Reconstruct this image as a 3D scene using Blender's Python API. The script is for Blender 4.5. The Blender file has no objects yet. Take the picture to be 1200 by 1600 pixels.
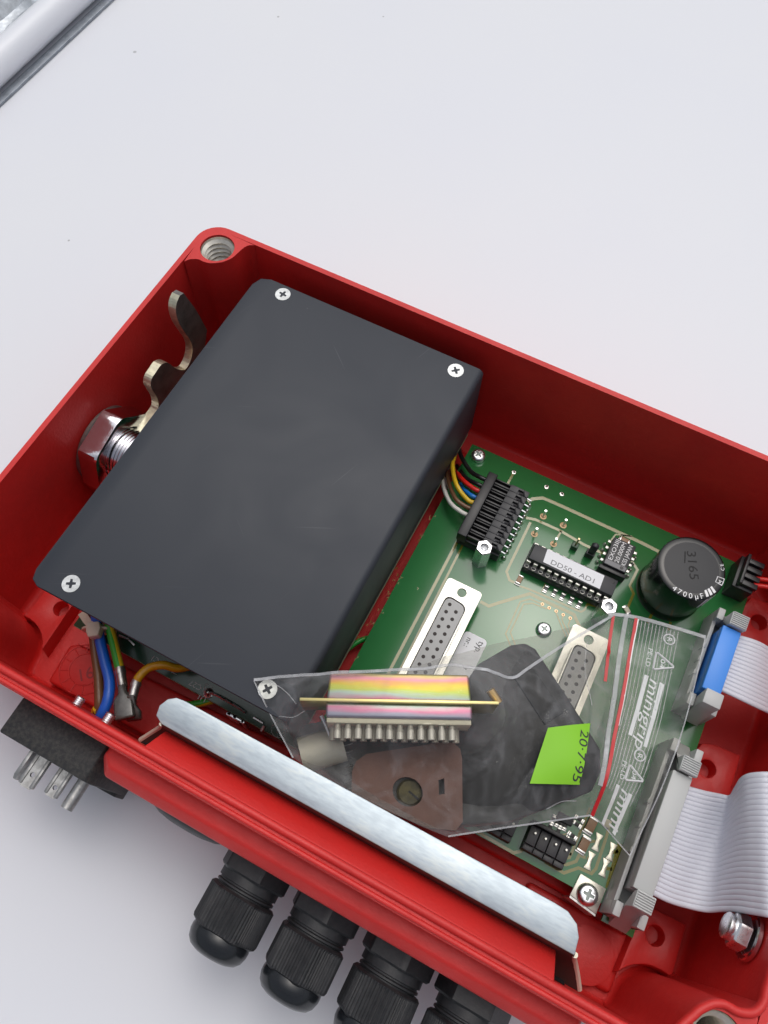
import bpy, bmesh, math, random
import numpy as np
from mathutils import Vector, Matrix, noise
random.seed(7)
R_ = math.radians
SC = 0.001                     # everything below is written in millimetres
TABLE = -60.0                  # table level relative to the rim of the red housing
# ------------------------------------------------------------------ camera
FPX = 1229.056
CR = np.array([[0.88715389, 0.46124179, 0.01462805], [0.42377572, -0.80172424, -0.42148831], [-0.18268036, 0.380124, -0.90671585]])
CC = np.array([152.49607293, -163.25207983, 214.25283785])
S = bpy.context.scene
def wv(x, y, z):               # box millimetres (x along back wall, y towards the front, z up from the rim) -> world metres
    return Vector((x * SC, -y * SC, (z - TABLE) * SC))
cam = bpy.data.cameras.new('camera'); camo = bpy.data.objects.new('camera', cam); S.collection.objects.link(camo)
cam.sensor_fit = 'HORIZONTAL'; cam.sensor_width = 36; cam.lens = 36 * FPX / 1200; cam.clip_start = 0.005; cam.clip_end = 50
mw = Matrix.Identity(4)
for i in range(3):
    mw[i][0] = CR[0][i]; mw[i][1] = -CR[1][i]; mw[i][2] = -CR[2][i]
mw.translation = wv(CC[0], -CC[1], CC[2]); camo.matrix_world = mw
S.camera = camo
# ------------------------------------------------------------------ world, sun, exposure
wd = bpy.data.worlds.new('World'); S.world = wd; wd.use_nodes = True
nt = wd.node_tree; nt.nodes.clear()
sky = nt.nodes.new('ShaderNodeTexSky'); sky.sky_type = 'NISHITA'; sky.sun_disc = False
SUN_EL, SUN_ROT = R_(68), R_(0)
sky.sun_elevation = SUN_EL; sky.sun_rotation = SUN_ROT; sky.air_density = 1.0; sky.dust_density = 6.0; sky.ozone_density = 1.0
hs = nt.nodes.new('ShaderNodeHueSaturation'); hs.inputs['Saturation'].default_value = 0.40
bg = nt.nodes.new('ShaderNodeBackground'); bg.inputs['Strength'].default_value = 0.124
wo = nt.nodes.new('ShaderNodeOutputWorld')
nt.links.new(sky.outputs[0], hs.inputs['Color']); nt.links.new(hs.outputs[0], bg.inputs[0]); nt.links.new(bg.outputs[0], wo.inputs[0])
sl = bpy.data.lights.new('sun', 'SUN'); sl.energy = 0.42; sl.angle = R_(80); sl.color = (0.95, 0.98, 1.0)
so = bpy.data.objects.new('sun', sl); S.collection.objects.link(so)
sd = Vector((math.sin(SUN_ROT) * math.cos(SUN_EL), math.cos(SUN_ROT) * math.cos(SUN_EL), math.sin(SUN_EL)))
so.rotation_euler = sd.to_track_quat('Z', 'Y').to_euler()
S.view_settings.view_transform = 'Standard'; S.view_settings.look = 'None'; S.view_settings.gamma = 1.0
S.view_settings.use_curve_mapping = False; S.view_settings.exposure = 0.0
S.render.engine = 'CYCLES'; S.cycles.use_denoising = True; S.cycles.max_bounces = 10; S.cycles.transparent_max_bounces = 16
S.cycles.caustics_reflective = False; S.cycles.caustics_refractive = False

# ------------------------------------------------------------------ helpers
def px(u, v, z):               # photo pixel on the level z -> box millimetres
    d = CR.T @ np.array([(u - 600) / FPX, (v - 800) / FPX, 1.0]); t = (z - CC[2]) / d[2]; q = CC + t * d
    return (float(q[0]), float(-q[1]), float(z))
def pxx(u, v, x):              # photo pixel on the plane x = const
    d = CR.T @ np.array([(u - 600) / FPX, (v - 800) / FPX, 1.0]); t = (x - CC[0]) / d[0]; q = CC + t * d
    return (float(x), float(-q[1]), float(q[2]))
WPOS = {}
def place(o, w, parent):
    if parent is not None:
        o.parent = parent; o.location = w - WPOS[parent.name]
    else:
        o.location = w
    WPOS[o.name] = w.copy()
def tag(o, label=None, cat=None, group=None, kind=None):
    if label: o['label'] = label
    if cat: o['category'] = cat
    if group: o['group'] = group
    if kind: o['kind'] = kind
    return o
def thing(name, at, label, cat, group=None):
    o = bpy.data.objects.new(name, None); S.collection.objects.link(o); o.empty_display_size = 0.004
    place(o, wv(*at), None); return tag(o, label, cat, group)
def catmull(pts, n=6, closed=False):
    P = [Vector(p) for p in pts]; out = []; N = len(P)
    for i in range(N if closed else N - 1):
        a = P[(i - 1) % N] if (closed or i > 0) else P[0] * 2 - P[1]
        b = P[i]; c = P[(i + 1) % N]
        d = P[(i + 2) % N] if (closed or i + 2 < N) else c * 2 - b
        for k in range(n):
            t = k / n; out.append(0.5 * ((2 * b) + (c - a) * t + (2 * a - 5 * b + 4 * c - d) * t * t + (3 * b - a - 3 * c + d) * t ** 3))
    if not closed: out.append(P[-1].copy())
    return out
class MB:
    def __init__(s, o=(0, 0, 0), ex=(1, 0, 0), ey=(0, 1, 0), ez=(0, 0, 1)):
        s.bm = bmesh.new(); s.f(o, ex, ey, ez)
    def f(s, o=(0, 0, 0), ex=(1, 0, 0), ey=(0, 1, 0), ez=(0, 0, 1)):
        s.o = Vector(o); s.ex = Vector(ex); s.ey = Vector(ey); s.ez = Vector(ez); return s
    def v(s, x, y, z):
        q = s.o + s.ex * x + s.ey * y + s.ez * z
        return s.bm.verts.new(wv(q.x, q.y, q.z))
    def face(s, vs):
        try: return s.bm.faces.new(vs)
        except ValueError: return None
    def prism(s, poly, z0, z1, taper=None):
        poly2 = taper or poly
        a = [s.v(x, y, z0) for x, y in poly]; b = [s.v(x, y, z1) for x, y in poly2]; n = len(a)
        s.face(a[::-1]); s.face(b)
        for i in range(n): s.face([a[i], a[(i + 1) % n], b[(i + 1) % n], b[i]])
        return s
    def box(s, x0, x1, y0, y1, z0, z1):
        return s.prism([(x0, y0), (x1, y0), (x1, y1), (x0, y1)], z0, z1)
    def lathe(s, prof, cx=0, cy=0, n=24, rf=None, cap0=True, cap1=True, a0=0):
        rings = []
        for r, z in prof:
            rings.append([s.v(cx + r * (rf(t, z) if rf else 1) * math.cos(t), cy + r * (rf(t, z) if rf else 1) * math.sin(t), z) for t in [a0 + 2 * math.pi * k / n for k in range(n)]])
        for A, B in zip(rings, rings[1:]):
            for k in range(n): s.face([A[k], A[(k + 1) % n], B[(k + 1) % n], B[k]])
        if cap0: s.face(rings[0][::-1])
        if cap1: s.face(rings[-1])
        return s
    def cyl(s, cx, cy, z0, z1, r, n=20, r2=None, a0=0):
        return s.lathe([(r, z0), (r if r2 is None else r2, z1)], cx, cy, n, a0=a0)
    def sweep(s, pts, prof, up=(0, 0, 1), closed=False, caps=True):   # profile [(side, up)] carried along pts
        P = [Vector(p) for p in pts]; N = len(P); rings = []
        for i, p in enumerate(P):
            a = P[i - 1] if (i > 0 or closed) else p; b = P[(i + 1) % N] if (i < N - 1 or closed) else p
            t = (b - a).normalized(); sd = t.cross(Vector(up))
            if sd.length < 1e-5: sd = t.cross(Vector((1, 0, 0)))
            sd.normalize(); u = sd.cross(t)
            rings.append([s.v(*(p + sd * q[0] + u * q[1])) for q in prof])
        n = len(prof)
        for i in range(N if closed else N - 1):
            A, B = rings[i], rings[(i + 1) % N]
            for k in range(n): s.face([A[k], A[(k + 1) % n], B[(k + 1) % n], B[k]])
        if caps and not closed: s.face(rings[0][::-1]); s.face(rings[-1])
        return s
    def tube(s, pts, r, n=10, closed=False, up=(0.13, 0.21, 1)):
        return s.sweep(pts, [(r * math.cos(2 * math.pi * k / n), r * math.sin(2 * math.pi * k / n)) for k in range(n)], up, closed)
    def fill(s, loops, z):     # flat face with holes, loops of (x, y)
        ed = []; vl = []
        for lp in loops:
            vs = [s.v(x, y, z) for x, y in lp]; vl.append(vs)
            for i in range(len(vs)): ed.append(s.bm.edges.new((vs[i], vs[(i + 1) % len(vs)])))
        bmesh.ops.triangle_fill(s.bm, use_beauty=True, use_dissolve=False, edges=ed)
        return vl
    def skirt(s, vs, pts, z):  # wall from ring of verts down to pts at z
        b = [s.v(x, y, z) for x, y in pts]; n = len(b)
        for i in range(n): s.face([vs[i], vs[(i + 1) % n], b[(i + 1) % n], b[i]])
        return b
    def build(s, name, mat, parent=None, label=None, cat=None, group=None, kind=None, bev=0, seg=2, smooth=35, weld=True):
        bm = s.bm
        if weld: bmesh.ops.remove_doubles(bm, verts=bm.verts, dist=1e-7)
        bmesh.ops.recalc_face_normals(bm, faces=bm.faces)
        if bev:
            es = [e for e in bm.edges if len(e.link_faces) == 2 and e.calc_face_angle(0) > R_(38)]
            if es:
                try: bmesh.ops.bevel(bm, geom=es, offset=bev * SC, segments=seg, profile=0.5, affect='EDGES', clamp_overlap=True)
                except Exception: pass
        me = bpy.data.meshes.new(name); bm.to_mesh(me); bm.free()
        return finish(name, me, mat, parent, label, cat, group, kind, smooth)
def finish(name, me, mat, parent=None, label=None, cat=None, group=None, kind=None, smooth=35):
    co = np.empty(len(me.vertices) * 3); me.vertices.foreach_get('co', co); co = co.reshape(-1, 3)
    c = (co.min(0) + co.max(0)) / 2; co -= c; me.vertices.foreach_set('co', co.ravel())
    if smooth and len(me.polygons):
        me.polygons.foreach_set('use_smooth', [True] * len(me.polygons)); me.set_sharp_from_angle(angle=R_(smooth))
    me.update()
    o = bpy.data.objects.new(name, me); S.collection.objects.link(o)
    if mat: me.materials.append(mat)
    place(o, Vector(c), parent)
    return tag(o, label, cat, group, kind)
def dup(o, shift, parent=None, label=None):     # shift in box mm; copies parts too
    d = Vector((shift[0] * SC, -shift[1] * SC, shift[2] * SC))
    def rec(src, par, top):
        c = src.copy(); S.collection.objects.link(c)
        w = WPOS[src.name] + d; place(c, w, par)
        for ch in list(src.children): rec(ch, c, False)
        return c
    c = rec(o, parent, True)
    if label: c['label'] = label
    return c
def text_mesh(body, size, shear=0.0, offset=0.0, align='LEFT', spacing=1.0):
    cu = bpy.data.curves.new('t', 'FONT'); cu.body = body; cu.size = size; cu.shear = shear; cu.offset = offset
    cu.align_x = align; cu.space_character = spacing; cu.resolution_u = 3
    o = bpy.data.objects.new('t', cu); S.collection.objects.link(o)
    me = bpy.data.meshes.new_from_object(o)
    bpy.data.objects.remove(o); bpy.data.curves.remove(cu)
    return me
def text_at(body, p0, p1, size, mat, parent, name='lettering', zf=None, shear=0, offset=0, align='LEFT', spacing=1.0, fit=False, bend=None):
    """lettering lying on a level surface: p0, p1 = start and a point along the baseline (box mm)"""
    me = text_mesh(body, size, shear, offset, align, spacing)
    p0 = Vector(p0); p1 = Vector(p1); d = (p1 - p0); L = d.length; d = d / L
    up = Vector((d.y, -d.x, 0)); up.normalize()            # in y-towards-front coordinates this is the left-hand side = text up
    xs = [v.co.x for v in me.vertices]
    k = L / (max(xs) - min(xs)) if fit and xs else 1.0; x0 = min(xs) if fit and xs else 0
    for v in me.vertices:
        q = p0 + d * ((v.co.x - x0) * k) + up * v.co.y
        if zf: q.z = zf(q.x, q.y)
        v.co = wv(q.x, q.y, q.z)
    return finish(name, me, mat, parent, smooth=0)

# ------------------------------------------------------------------ materials
def mat(name, col, rough=0.5, metal=0.0, coat=0.0, spec=0.5, bump=0.0, bscale=900, var=0.0, vscale=60, rvar=0.0, vcol=None, trans=0.0, sheen=0.0, coat_rough=0.08, bdist=0.0002):
    m = bpy.data.materials.new(name); m.use_nodes = True; n = m.node_tree.nodes; l = m.node_tree.links
    b = n['Principled BSDF']; b.inputs['Base Color'].default_value = (*col, 1); b.inputs['Roughness'].default_value = rough
    b.inputs['Metallic'].default_value = metal; b.inputs['Coat Weight'].default_value = coat; b.inputs['Coat Roughness'].default_value = coat_rough
    b.inputs['Specular IOR Level'].default_value = spec; b.inputs['Transmission Weight'].default_value = trans
    tc = n.new('ShaderNodeTexCoord')
    if var or rvar:
        no = n.new('ShaderNodeTexNoise'); no.inputs['Scale'].default_value = vscale; no.inputs['Detail'].default_value = 6; no.inputs['Roughness'].default_value = 0.65
        l.new(tc.outputs['Object'], no.inputs['Vector'])
        if var:
            mx = n.new('ShaderNodeMix'); mx.data_type = 'RGBA'
            c2 = vcol or tuple(c * (1 - var) for c in col)
            mr = n.new('ShaderNodeMapRange'); mr.inputs['From Min'].default_value = 0.4; mr.inputs['From Max'].default_value = 0.68
            l.new(no.outputs['Fac'], mr.inputs['Value']); l.new(mr.outputs['Result'], mx.inputs['Factor'])
            mx.inputs[6].default_value = (*col, 1); mx.inputs[7].default_value = (*c2, 1); l.new(mx.outputs[2], b.inputs['Base Color'])
        if rvar:
            m2 = n.new('ShaderNodeMapRange'); m2.inputs['From Min'].default_value = 0.3; m2.inputs['From Max'].default_value = 0.7
            m2.inputs['To Min'].default_value = max(0.02, rough - rvar); m2.inputs['To Max'].default_value = min(1, rough + rvar)
            l.new(no.outputs['Fac'], m2.inputs['Value']); l.new(m2.outputs['Result'], b.inputs['Roughness'])
    if bump:
        nb = n.new('ShaderNodeTexNoise'); nb.inputs['Scale'].default_value = bscale; nb.inputs['Detail'].default_value = 4
        bp = n.new('ShaderNodeBump'); bp.inputs['Strength'].default_value = bump; bp.inputs['Distance'].default_value = bdist
        l.new(tc.outputs['Object'], nb.inputs['Vector']); l.new(nb.outputs['Fac'], bp.inputs['Height']); l.new(bp.outputs['Normal'], b.inputs['Normal'])
    return m
RED = mat('red_powder_coat', (0.62, 0.021, 0.018), 0.5, bump=0.5, bscale=900, var=0.16, vscale=35, rvar=0.1, bdist=0.0002)
COVER = mat('black_anodised_sheet', (0.034, 0.040, 0.056), 0.58, bump=0.05, bscale=2500, rvar=0.03, vscale=40)
n = RED.node_tree.nodes; l = RED.node_tree.links; b = n['Principled BSDF']; tc = n.new('ShaderNodeTexCoord')
vo = n.new('ShaderNodeTexVoronoi'); vo.inputs['Scale'].default_value = 95; l.new(tc.outputs['Object'], vo.inputs['Vector'])
sz = n.new('ShaderNodeSeparateColor'); l.new(vo.outputs['Color'], sz.inputs[0])
pw = n.new('ShaderNodeMath'); pw.operation = 'POWER'; l.new(sz.outputs[1], pw.inputs[0]); pw.inputs[1].default_value = 7.0
p2 = n.new('ShaderNodeMath'); p2.operation = 'MULTIPLY'; l.new(pw.outputs[0], p2.inputs[0]); p2.inputs[1].default_value = 0.055
lt = n.new('ShaderNodeMath'); lt.operation = 'LESS_THAN'; l.new(vo.outputs['Distance'], lt.inputs[0]); l.new(p2.outputs[0], lt.inputs[1])
src = b.inputs['Base Color'].links[0].from_socket
mc = n.new('ShaderNodeMix'); mc.data_type = 'RGBA'; l.new(lt.outputs[0], mc.inputs['Factor']); l.new(src, mc.inputs[6]); mc.inputs[7].default_value = (0.10, 0.012, 0.012, 1); l.new(mc.outputs[2], b.inputs['Base Color'])
n = COVER.node_tree.nodes; l = COVER.node_tree.links; b = n['Principled BSDF']; tc = n.new('ShaderNodeTexCoord')
acc = None
for ang, sx_, thr in ((25, 700, 0.745), (-40, 900, 0.765), (70, 800, 0.75)):
    mp = n.new('ShaderNodeMapping'); mp.vector_type = 'TEXTURE'; mp.inputs['Rotation'].default_value = (0, 0, R_(ang)); mp.inputs['Scale'].default_value = (1 / 22, 1 / sx_, 1); l.new(tc.outputs['Object'], mp.inputs[0])
    no = n.new('ShaderNodeTexNoise'); no.inputs['Scale'].default_value = 1.0; no.inputs['Detail'].default_value = 1.0; no.inputs['Distortion'].default_value = 0.25; l.new(mp.outputs[0], no.inputs['Vector'])
    mr = n.new('ShaderNodeMapRange'); mr.inputs['From Min'].default_value = thr; mr.inputs['From Max'].default_value = thr + 0.05; l.new(no.outputs['Fac'], mr.inputs['Value'])
    if acc is None: acc = mr.outputs[0]
    else:
        mm = n.new('ShaderNodeMath'); mm.operation = 'MAXIMUM'; l.new(acc, mm.inputs[0]); l.new(mr.outputs[0], mm.inputs[1]); acc = mm.outputs[0]
vo = n.new('ShaderNodeTexVoronoi'); vo.inputs['Scale'].default_value = 190; l.new(tc.outputs['Object'], vo.inputs['Vector'])
sz = n.new('ShaderNodeSeparateColor'); l.new(vo.outputs['Color'], sz.inputs[0])
pw = n.new('ShaderNodeMath'); pw.operation = 'POWER'; l.new(sz.outputs[0], pw.inputs[0]); pw.inputs[1].default_value = 9.0
p2 = n.new('ShaderNodeMath'); p2.operation = 'MULTIPLY'; l.new(pw.outputs[0], p2.inputs[0]); p2.inputs[1].default_value = 0.07
lt = n.new('ShaderNodeMath'); lt.operation = 'LESS_THAN'; l.new(vo.outputs['Distance'], lt.inputs[0]); l.new(p2.outputs[0], lt.inputs[1])
mm = n.new('ShaderNodeMath'); mm.operation = 'MAXIMUM'; l.new(acc, mm.inputs[0]); l.new(lt.outputs[0], mm.inputs[1])
sm_ = n.new('ShaderNodeTexNoise'); sm_.inputs['Scale'].default_value = 28; sm_.inputs['Detail'].default_value = 5; sm_.inputs['Distortion'].default_value = 1.2; l.new(tc.outputs['Object'], sm_.inputs['Vector'])
mb = n.new('ShaderNodeMix'); mb.data_type = 'RGBA'; mb.inputs[6].default_value = (0.025, 0.030, 0.040, 1); mb.inputs[7].default_value = (0.032, 0.037, 0.047, 1); l.new(sm_.outputs['Fac'], mb.inputs['Factor'])
ms = n.new('ShaderNodeMath'); ms.operation = 'MULTIPLY'; l.new(mm.outputs[0], ms.inputs[0]); ms.inputs[1].default_value = 0.07
mc = n.new('ShaderNodeMix'); mc.data_type = 'RGBA'; l.new(ms.outputs[0], mc.inputs['Factor']); l.new(mb.outputs[2], mc.inputs[6]); mc.inputs[7].default_value = (0.5, 0.5, 0.5, 1); l.new(mc.outputs[2], b.inputs['Base Color'])
mr = n.new('ShaderNodeMapRange'); mr.inputs['From Min'].default_value = 0.3; mr.inputs['From Max'].default_value = 0.7; mr.inputs['To Min'].default_value = 0.5; mr.inputs['To Max'].default_value = 0.62; l.new(sm_.outputs['Fac'], mr.inputs['Value']); l.new(mr.outputs[0], b.inputs['Roughness'])
ZINC = mat('zinc_plated_steel', (0.80, 0.83, 0.86), 0.28, 1.0, var=0.25, vscale=300, rvar=0.1)
BRIGHT = mat('bright_screw_steel', (0.88, 0.89, 0.90), 0.3, 1.0, rvar=0.08, vscale=400)
PLATED = mat('matt_zinc_screw', (0.62, 0.64, 0.64), 0.42, 0.75, var=0.3, vscale=500)
DARKM = mat('recess_dark_metal', (0.27, 0.31, 0.29), 0.5, 0.6)
CHROME = mat('chromed_brass', (0.78, 0.77, 0.80), 0.14, 1.0, bump=0.12, bscale=1500, rvar=0.06, vscale=300)
NICKEL = mat('nickel_insert', (0.80, 0.76, 0.66), 0.36, 0.8, var=0.2, vscale=500)
BRASSY = mat('yellowish_zinc_edge', (0.74, 0.70, 0.52), 0.38, 0.9, var=0.25, vscale=400)
STEELD = mat('dark_steel_face', (0.30, 0.28, 0.26), 0.42, 0.85, var=0.4, vscale=200)
TIN = mat('dull_tinned_metal', (0.52, 0.51, 0.49), 0.36, 0.95, var=0.4, vscale=450, rvar=0.12)
SHELLM = mat('tinned_connector_shell', (0.64, 0.63, 0.58), 0.40, 0.8, rvar=0.08, vscale=200)
GREYINS = mat('grey_connector_insert', (0.42, 0.42, 0.41), 0.55)
HOLE = mat('contact_hole', (0.02, 0.012, 0.01), 0.6)
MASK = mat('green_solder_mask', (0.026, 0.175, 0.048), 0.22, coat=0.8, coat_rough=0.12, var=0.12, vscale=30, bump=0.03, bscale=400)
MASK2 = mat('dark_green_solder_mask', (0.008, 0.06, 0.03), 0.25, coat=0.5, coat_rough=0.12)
TRACE = mat('trace_under_mask', (0.17, 0.16, 0.004), 0.24, coat=0.6, coat_rough=0.12)
EDGE = mat('laminate_edge', (0.30, 0.30, 0.18), 0.7)
SOLDER = mat('solder', (0.72, 0.71, 0.68), 0.25, 1.0, bump=0.2, bscale=1500)
PADC = mat('copper_pad', (0.72, 0.50, 0.30), 0.4, 0.7)
BLACKP = mat('black_connector_plastic', (0.014, 0.014, 0.016), 0.4, bump=0.06, bscale=2000, rvar=0.05, vscale=200)
BLACKC = mat('black_chip_epoxy', (0.032, 0.033, 0.037), 0.45, bump=0.06, bscale=3000)
NYLON = mat('black_nylon', (0.016, 0.017, 0.019), 0.46, bump=0.22, bscale=1600, var=0.4, vscale=500, vcol=(0.03, 0.03, 0.032))
RUBBER = mat('black_seal_rubber', (0.012, 0.014, 0.017), 0.22)
INLET = mat('dusty_black_plastic', (0.014, 0.015, 0.017), 0.55, bump=0.3, bscale=2500, var=0.6, vscale=900, vcol=(0.05, 0.048, 0.042))
SLEEVE = mat('black_pvc_sleeve', (0.005, 0.006, 0.006), 0.2)
WHITE = mat('white_paper_label', (0.78, 0.79, 0.81), 0.5)
WPRINT = mat('white_print', (0.80, 0.80, 0.80), 0.5)
INK = mat('black_ink', (0.03, 0.03, 0.035), 0.6)
GINK = mat('grey_ink', (0.16, 0.16, 0.17), 0.6)
GREYP = mat('light_grey_plastic', (0.47, 0.48, 0.47), 0.42, bump=0.04, bscale=1500)
BLUEP = mat('blue_plastic', (0.055, 0.27, 0.80), 0.4)
RIB = mat('grey_ribbon_pvc', (0.60, 0.61, 0.67), 0.42)
SLOT = mat('dark_slot', (0.004, 0.004, 0.005), 0.7)
def wire(name, c): return mat(name, c, 0.35)
WBLU = wire('blue_insulation', (0.012, 0.12, 0.60)); WBRN = wire('brown_insulation', (0.16, 0.075, 0.035)); WYEL = wire('yellow_insulation', (0.72, 0.47, 0.02))
WRED = wire('red_insulation', (0.62, 0.016, 0.012)); WBLK = wire('black_insulation', (0.008, 0.008, 0.01)); WWHT = wire('white_insulation', (0.72, 0.70, 0.64))
WBLU2 = wire('light_blue_insulation', (0.01, 0.17, 0.58)); WGRN = wire('green_insulation', (0.02, 0.33, 0.05)); WORG = wire('orange_yellow_insulation', (0.62, 0.34, 0.01))
TIE = mat('yellowed_nylon', (0.62, 0.56, 0.44), 0.45)
CRIMP = mat('smoky_crimp_sleeve', (0.075, 0.072, 0.065), 0.25, coat=0.5, var=0.5, vscale=500)
BROWNCAP = mat('brown_ceramic', (0.30, 0.17, 0.09), 0.4)
BROWNG = mat('brown_rubber_gasket', (0.165, 0.085, 0.067), 0.7, bump=0.2, bscale=900, var=0.25, vscale=120)
OLIVE = mat('olive_screw_head', (0.085, 0.072, 0.025), 0.6, 0.3, var=0.6, vscale=400)
HOOD = mat('black_hood_plastic', (0.005, 0.0055, 0.008), 0.55, bump=0.05, bscale=700)
LIME = mat('lime_green_sticker', (0.23, 0.56, 0.018), 0.55, bump=0.1, bscale=200)
BAGRED = mat('red_zip_line', (0.50, 0.008, 0.012), 0.4)
CUP = mat('tinned_cups', (0.42, 0.40, 0.34), 0.5, 0.35)
CREAM = mat('cream_insulator', (0.62, 0.58, 0.44), 0.5)
# striped wire, green with a yellow stripe
WGY = mat('green_yellow_insulation', (0.03, 0.36, 0.03), 0.35)
n = WGY.node_tree.nodes; l = WGY.node_tree.links
tc = n.new('ShaderNodeTexCoord'); sx = n.new('ShaderNodeSeparateXYZ'); l.new(tc.outputs['Object'], sx.inputs[0])
ge = n.new('ShaderNodeNewGeometry'); dx = n.new('ShaderNodeSeparateXYZ'); l.new(ge.outputs['Normal'], dx.inputs[0])
cr = n.new('ShaderNodeMath'); cr.operation = 'GREATER_THAN'; cr.inputs[1].default_value = 0.25; l.new(dx.outputs[0], cr.inputs[0])
mx = n.new('ShaderNodeMix'); mx.data_type = 'RGBA'; mx.inputs[6].default_value = (0.03, 0.36, 0.03, 1); mx.inputs[7].default_value = (0.62, 0.44, 0.02, 1)
l.new(cr.outputs[0], mx.inputs['Factor']); l.new(mx.outputs[2], n['Principled BSDF'].inputs['Base Color'])
# brushed strip metal
STRIP = mat('blued_zinc_strip', (0.74, 0.80, 0.85), 0.5, 0.8)
n = STRIP.node_tree.nodes; l = STRIP.node_tree.links; b = n['Principled BSDF']; tc = n.new('ShaderNodeTexCoord')
mp = n.new('ShaderNodeMapping'); mp.inputs['Scale'].default_value = (220, 900, 900); mp.inputs['Rotation'].default_value = (0, 0, R_(-8)); l.new(tc.outputs['Object'], mp.inputs[0])
na = n.new('ShaderNodeTexNoise'); na.inputs['Scale'].default_value = 1.4; na.inputs['Detail'].default_value = 5; l.new(mp.outputs[0], na.inputs['Vector'])
nb = n.new('ShaderNodeTexNoise'); nb.inputs['Scale'].default_value = 60; nb.inputs['Detail'].default_value = 4; l.new(tc.outputs['Object'], nb.inputs['Vector'])
ml = n.new('ShaderNodeMath'); ml.operation = 'MULTIPLY'; l.new(na.outputs['Fac'], ml.inputs[0]); l.new(nb.outputs['Fac'], ml.inputs[1])
rp = n.new('ShaderNodeValToRGB'); rp.color_ramp.elements[0].position = 0.16; rp.color_ramp.elements[0].color = (0.42, 0.48, 0.52, 1)
rp.color_ramp.elements[1].position = 0.36; rp.color_ramp.elements[1].color = (0.54, 0.59, 0.60, 1)
e = rp.color_ramp.elements.new(0.26); e.color = (0.48, 0.545, 0.585, 1)
l.new(ml.outputs[0], rp.inputs[0]); l.new(rp.outputs[0], b.inputs['Base Color'])
bp = n.new('ShaderNodeBump'); bp.inputs['Strength'].default_value = 0.25; bp.inputs['Distance'].default_value = 0.0001; l.new(na.outputs['Fac'], bp.inputs['Height']); l.new(bp.outputs[0], b.inputs['Normal'])
# iridescent yellow chromate
IRID = mat('iridescent_chromate', (0.8, 0.6, 0.3), 0.4, 0.75, bump=0.15, bscale=300)
n = IRID.node_tree.nodes; l = IRID.node_tree.links; b = n['Principled BSDF']; tc = n.new('ShaderNodeTexCoord')
vr = n.new('ShaderNodeVectorRotate'); vr.rotation_type = 'Z_AXIS'; vr.inputs['Angle'].default_value = R_(-26.5); l.new(tc.outputs['Object'], vr.inputs['Vector'])
sp_ = n.new('ShaderNodeSeparateXYZ'); l.new(vr.outputs[0], sp_.inputs[0])
mp = n.new('ShaderNodeMapping'); mp.inputs['Scale'].default_value = (40, 260, 120); l.new(vr.outputs[0], mp.inputs[0])
nz_ = n.new('ShaderNodeTexNoise'); nz_.inputs['Scale'].default_value = 1.0; nz_.inputs['Detail'].default_value = 4; l.new(mp.outputs[0], nz_.inputs['Vector'])
ya = n.new('ShaderNodeMath'); ya.operation = 'MULTIPLY_ADD'; l.new(sp_.outputs[1], ya.inputs[0]); ya.inputs[1].default_value = 105.0; ya.inputs[2].default_value = 0.22
na = n.new('ShaderNodeMath'); na.operation = 'MULTIPLY_ADD'; l.new(nz_.outputs['Fac'], na.inputs[0]); na.inputs[1].default_value = 0.55; l.new(ya.outputs[0], na.inputs[2])
rp = n.new('ShaderNodeValToRGB'); cs = [(0.02, (0.36, 0.36, 0.46)), (0.16, (0.58, 0.22, 0.34)), (0.28, (0.42, 0.52, 0.48)), (0.40, (0.44, 0.52, 0.12)), (0.52, (0.58, 0.44, 0.07)), (0.64, (0.62, 0.30, 0.12)), (0.78, (0.62, 0.24, 0.32)), (0.94, (0.56, 0.46, 0.16))]
rp.color_ramp.elements[0].position = cs[0][0]; rp.color_ramp.elements[0].color = (*cs[0][1], 1); rp.color_ramp.elements[1].position = cs[-1][0]; rp.color_ramp.elements[1].color = (*cs[-1][1], 1)
for p_, c_ in cs[1:-1]: e = rp.color_ramp.elements.new(p_); e.color = (*c_, 1)
l.new(na.outputs[0], rp.inputs[0]); l.new(rp.outputs[0], b.inputs['Base Color'])
IRID2 = IRID.copy(); IRID2.name = 'iridescent_chromate_rear'
for q_ in IRID2.node_tree.nodes:
    if q_.type == 'MATH' and abs(q_.inputs[1].default_value - 105.0) < 1: q_.inputs[2].default_value = -0.12
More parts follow.
